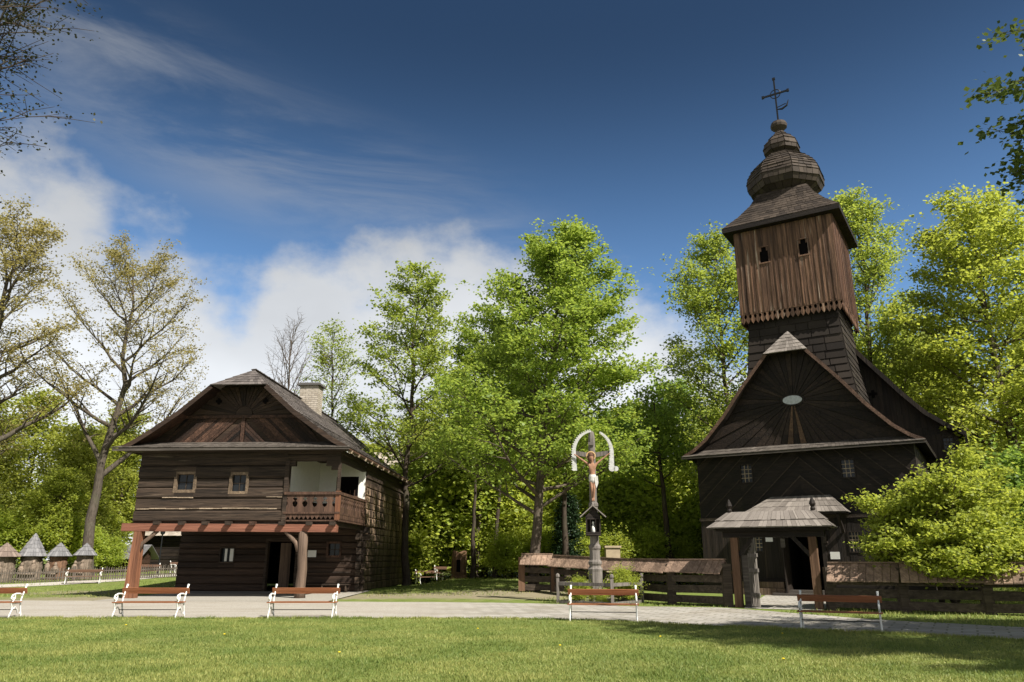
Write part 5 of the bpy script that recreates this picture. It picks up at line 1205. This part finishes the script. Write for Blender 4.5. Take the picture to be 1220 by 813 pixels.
ZONES = [
 # x, y, scale, sz, proto
 ('yellow-green woodland tree behind the carved hives on the left', 'woodland trees on the left', 'B', [(-40, 58, .9, .95), (-35.5, 61, .8, .82), (-46, 62, .9, .95), (-36, 72, 1.05, 1.05), (-45, 70, 1.1, 1.15), (-27.5, 80, 1, 1.0), (-21, 81, 1, 1.0), (-24.5, 86, 1.1, 1.15)]),
 ('mid-green woodland tree behind the oaks on the left', 'woodland trees on the left', 'C', [(-38, 66, .75, .62), (-33.5, 57.5, .62, .5), (-42, 80, 1, .9), (-38, 90, 1, .9), (-48, 84, 1, 1)]),
 ('woodland tree showing past the log house roof', 'woodland trees behind the log house', 'B', [(-13, 76, .9, .9), (-7.6, 64, .75, .85), (-16, 84, 1, 1.0), (-8, 75, .95, 1.0), (-10, 86, 1.1, 1.2)]),
 ('dense green woodland tree between the log house and the maple', 'woodland trees behind the maple', 'C', [(-3.6, 59, .8, .95), (-6.6, 59, .8, .72), (2.0, 60, .85, 1.0), (5.2, 62, .85, .85), (-.5, 66, 1, 1.0)]),
 ('green woodland tree between the maple and the church', 'woodland trees left of the church', 'A', [(7.4, 58, .8, .8), (11.2, 58, .85, .9), (3.4, 63, .95, .9), (8.6, 64, 1.0, 1.0), (13.5, 62, 1.1, 1.15)]),
 ('leafy woodland tree filling the gap right of the church', 'woodland trees right of the church', 'C', [(31, 55, 1.1, 1.15), (36, 50, 1.1, 1.1), (27.5, 60, 1.2, 1.3), (34, 63, 1.2, 1.4), (42, 58, 1.2, 1.3)]),
]
for lab, grp, k, L_ in ZONES:
    pr = {'A': midA, 'B': midB, 'C': midC}[k]
    for x, y, s, sz in L_: wood_tree(pr, x, y, s, lab, rw_.uniform(0, 6), grp, sz)
wood_tree(midC, -32.5, 100, 1.3, 'distant tree', 1.0, 'distant trees closing the view', 1.1)['label'] = 'distant leafy tree closing the view behind the other trees'
for i, (x, y, s) in enumerate([(-50, 95, 1.2), (-40, 98, 1.2), (-25, 98, 1.2), (-17, 99, 1.1), (-9, 96, 1.2), (-1, 92, 1.2), (7, 90, 1.2), (15, 92, 1.3), (24, 95, 1.4), (33, 92, 1.5), (43, 90, 1.5), (54, 88, 1.5)]):
    wood_tree((midA, midC, midB)[i % 3], x, y, s, 'distant leafy tree closing the view behind the other trees', rw_.uniform(0, 6), 'distant trees closing the view', s)

# shrubs of the wood edge
shA = make_tree('shrub', 61, 'bark_dark', 'l_under', 12, .26, .7, .17, 'x', 'shrub', trunkname='stems', crownname='foliage', H=4.2, r0=.06, base=.3, env=curve((0, 1.6), (.4, 2.0), (.8, 1.4), (1, .5)), nl=26, rise=.8, sub=5, wob=.15, fill=.3)
shB = make_tree('shrub', 62, 'bark_dark', 'l_bush', 12, .26, .7, .16, 'x', 'shrub', trunkname='stems', crownname='foliage', H=3.6, r0=.05, base=.2, env=curve((0, 1.7), (.4, 1.9), (.8, 1.3), (1, .5)), nl=26, rise=.8, sub=5, wob=.15, fill=.3)
SH = [('leafy green shrub at the wood edge behind the oaks', 'shrubs at the left wood edge', [(-36, 55, 1), (-32.5, 56, 1.1), (-31.0, 56.5, .8), (-30.2, 59, .6), (-39.5, 54, 1.1), (-43, 56, 1.2), (-20.8, 62, .7), (-34.5, 65, 1.3), (-41, 64, 1.4)]),
      ('leafy green shrub at the wood edge between log house and maple', 'shrubs behind the stump', [(-7.2, 57, 1), (-5.0, 55, .95), (-2.4, 54.5, .9), (0, 54, 1.0), (-1.2, 57, 1.2), (2.6, 52, .9), (-9.0, 60, 1.1), (-4, 60, 1.3), (-5.9, 53.6, .9), (-1.9, 52.8, .75), (.9, 50.6, .8), (-.4, 49.2, .62), (2.4, 49.2, .7), (-7.4, 62, 1.4), (-2.0, 61, 1.5), (3.5, 57, 1.3), (-7.7, 54.5, 1.7), (-4.0, 54.2, 1.8), (-1.0, 55.0, 1.9), (1.4, 53.4, 1.6), (-6.0, 56.5, 2.0), (-9.2, 56.5, 1.9), (-2.6, 57.5, 2.2)]),
      ('leafy green shrub behind the roofed fence', 'shrubs behind the fence', [(5.2, 50.5, .9), (7.4, 49, .95), (9.8, 50, 1), (4.2, 54, 1.2), (8.6, 54, 1.2), (11.4, 54, 1.2), (12.6, 51, 1.1), (1.2, 59, 1.3), (7, 60, 1.5), (12, 60, 1.5), (5.8, 52.5, 1.7), (8.4, 52.8, 1.7), (10.8, 54, 1.8), (6.2, 46.5, .7), (8.2, 46.8, .75), (4.6, 48, .75), (10.4, 47.5, .7)]),
      ('leafy green shrub right of the church', 'shrubs right of the church', [(24.5, 36, 1.2), (27, 38, 1.3), (30, 37, 1.3), (25.5, 33.5, 1.05), (29, 33, 1.2), (33, 40, 1.5), (27, 46, 1.5), (32, 47, 1.6), (37, 44, 1.6)])]
for lab, grp, L_ in SH:
    for i, (x, y, s) in enumerate(L_): wood_tree((shA, shB)[(i * 7 + len(lab)) % 3 == 0], x, y, s, lab, rw_.uniform(0, 6), grp)
# the bright bush over the right-hand fence
put(make_tree('bushy_maple', 71, 'bark', 'l_bush', 15, .15, .5, .125, 'bright yellow-green bushy maple leaning over the fence at the right', 'bush', trunkname='stems', H=4.75, r0=.1, base=.8,
              env=curve((0, 2.5), (.3, 2.6), (.6, 2.1), (.85, 1.2), (1, .5)), nl=34, rise=.75, sub=7, twig=3, wob=.16,
              targets=[(-2.2, .3, 3.7, 1.5), (1.6, -.8, 4.6, 2), (-1.0, -1.6, 4.5, 2), (.6, -1.0, 5.3, 2.5), (-2.6, -.4, 2.2, 1.2), (-1.6, -1.8, 1.5, 1.0), (1.4, -2.0, 1.4, 1.0), (-.3, -2.3, 1.3, .9), (2.4, -.9, 3.9, 1.6), (.1, -2.6, 2.0, 1.1)],
              extra_trunks=[(.35, .25, dict(H=4.2, nl=18)), (-.4, .1, dict(H=3.6, nl=14))]), 14.35, 25.9, .3, (.92, .92, .88))
put(make_tree('bushy_maple', 72, 'bark', 'l_dark', 12, .22, .5, .14, 'taller green bush behind the bright bush at the right edge', 'bush', trunkname='stems', H=5.6, r0=.12, base=1, env=curve((0, 2.4), (.4, 2.9), (.8, 1.9), (1, .6)), nl=34, rise=.6, sub=7, wob=.12, fill=.3), 20.0, 29.5)
# dark slim conifer behind the fence
put(make_tree('small_conifer', 73, 'bark_dark', 'l_conifer', 20, .14, 1.0, .1, 'slim dark evergreen conifer behind the crucifix', H=5.0, r0=.08, base=.2, env=curve((0, .85), (.3, .75), (.7, .4), (1, .05)), nl=50, rise=.3, sub=4, wob=.04, fill=.3, fillr=.1), 3.35, 47)
# thin dark trunks beside the stump
put(make_tree('thin_tree', 74, 'bark_dark', 'l_maple', 12, .3, .5, .18, 'slim dark-trunked tree directly right of the hollow stump', H=11, r0=.17, base=7, env=curve((0, 1.4), (.5, 1.8), (1, .6)), nl=14, rise=.6, sub=6, wob=.09), -2.5, 50.5)
put(make_tree('thin_tree', 75, 'bark_dark', 'l_maple', 12, .3, .5, .18, 'slim leaning dark-trunked tree between stump and maple', H=12, r0=.18, base=7, env=curve((0, 1.4), (.5, 1.9), (1, .6)), nl=14, rise=.6, sub=6, wob=.09, lean=(.05, 0)), -1.1, 51)
put(make_tree('thin_tree', 76, 'bark_dark', 'l_maple', 12, .3, .5, .18, 'dark-trunked tree behind the fence just right of the maple trunk', H=10, r0=.22, base=5.0, env=curve((0, 1.6), (.5, 2.2), (1, .5)), nl=14, rise=.6, sub=6, wob=.08), 3.1, 44.5)
put(make_tree('thin_tree', 77, 'bark_dark', 'l_maple', 12, .32, .5, .18, 'dark tree behind the fence midway between crucifix and church', H=12, r0=.24, base=5.5, env=curve((0, 1.8), (.5, 2.4), (1, .5)), nl=14, rise=.6, sub=6, wob=.08), 9.3, 46.5)
# dandelions in the lawn
for i, (x, y) in enumerate([(3.1, 16.9), (5.9, 17.6), (.9, 15.2), (-3.0, 14.1), (4.4, 13.2), (-6.2, 17.4), (-.8, 18.8), (-9.5, 19.8)]):
    if i == 0:
        dn = empty('dandelion', (x, y, 0), 0, 'small yellow dandelion flowering in the lawn', 'flower', 'dandelions in the lawn')
        m = MB(); m.tube([(0, 0, 0), (.004, 0, .03), (0, 0, .055)], .003, 5); m.build('stem', W['blade'], dn)
        m = MB(); m.lathe([(.006, .05), (.022, .056), (.024, .062), (.012, .07)], 10); m.build('flower_head', plain('dandelion_yellow', (.75, .55, .03), .8, .1), dn)
    else: c = copy_tree(dn); c.location = (x, y, 0)
# small plants in the enclosure
for i, (x, y, s, lb) in enumerate([(2.55, 30.2, .24, 'low green plant at the left foot of the crucifix'), (4.25, 30.4, .33, 'small green shrub at the right foot of the crucifix'), (3.3, 29.6, .13, 'tiny green plant at the front corner of the cross enclosure')]):
    wood_tree(shB, x, y, s, lb, i, 'plants in the cross enclosure')

# trees beside the viewer whose branches reach into the upper corners
az_out = (-1.9, .9)
put(make_tree('near_tree', 81, 'bark', 'l_near', 17, .16, .6, .12, 'near leafy tree whose branch tips hang in the upper right corner', H=16, r0=.3, base=5.5, env=curve((0, 4.2), (.4, 5.2), (.8, 3.2), (1, .8)), nl=30, rise=.5, sub=9, twig=3, wob=.12, azr=az_out,
              targets=[(-4.6, 2.0, 10.2, 6.6), (-4.6, 2.3, 8.7, 5.8), (-3.7, 1.8, 11.8, 7.5), (-3.7, 2.2, 9.5, 6.2)]), 14.3, 10.6)
put(make_tree('near_oak', 82, 'bark_dark', 'l_bud', 5, .10, .8, .06, 'near bare-looking oak whose budding twigs hang in the upper left corner', H=17, r0=.35, base=6, env=curve((0, 4), (.4, 5), (.8, 3), (1, .8)), nl=22, rise=.8, sub=11, twig=6, wob=.2, azr=(PI - 1.3, PI + 1.3), limb_r=.3,
              targets=[(4.6, 1.2, 11.8, 8), (3.7, 1.8, 9.7, 7), (3.6, .8, 11.4, 8), (3.9, 1.4, 10.6, 7.5), (4.3, .6, 12.6, 8.5), (3.3, 2.2, 9.0, 6.8)]), -13.4, 11.0)
# a tree just outside the frame on the right: its crown shades the lawn
put(make_tree('near_tree', 83, 'bark', 'l_maple', 15, .34, .5, .2, 'leafy tree standing outside the right edge, shading the lawn', H=13, r0=.3, base=4.0, env=curve((0, 3.2), (.4, 4.2), (.8, 2.8), (1, .8)), nl=34, rise=.5, sub=7, wob=.1, fill=.3), 19.5, 12.0)
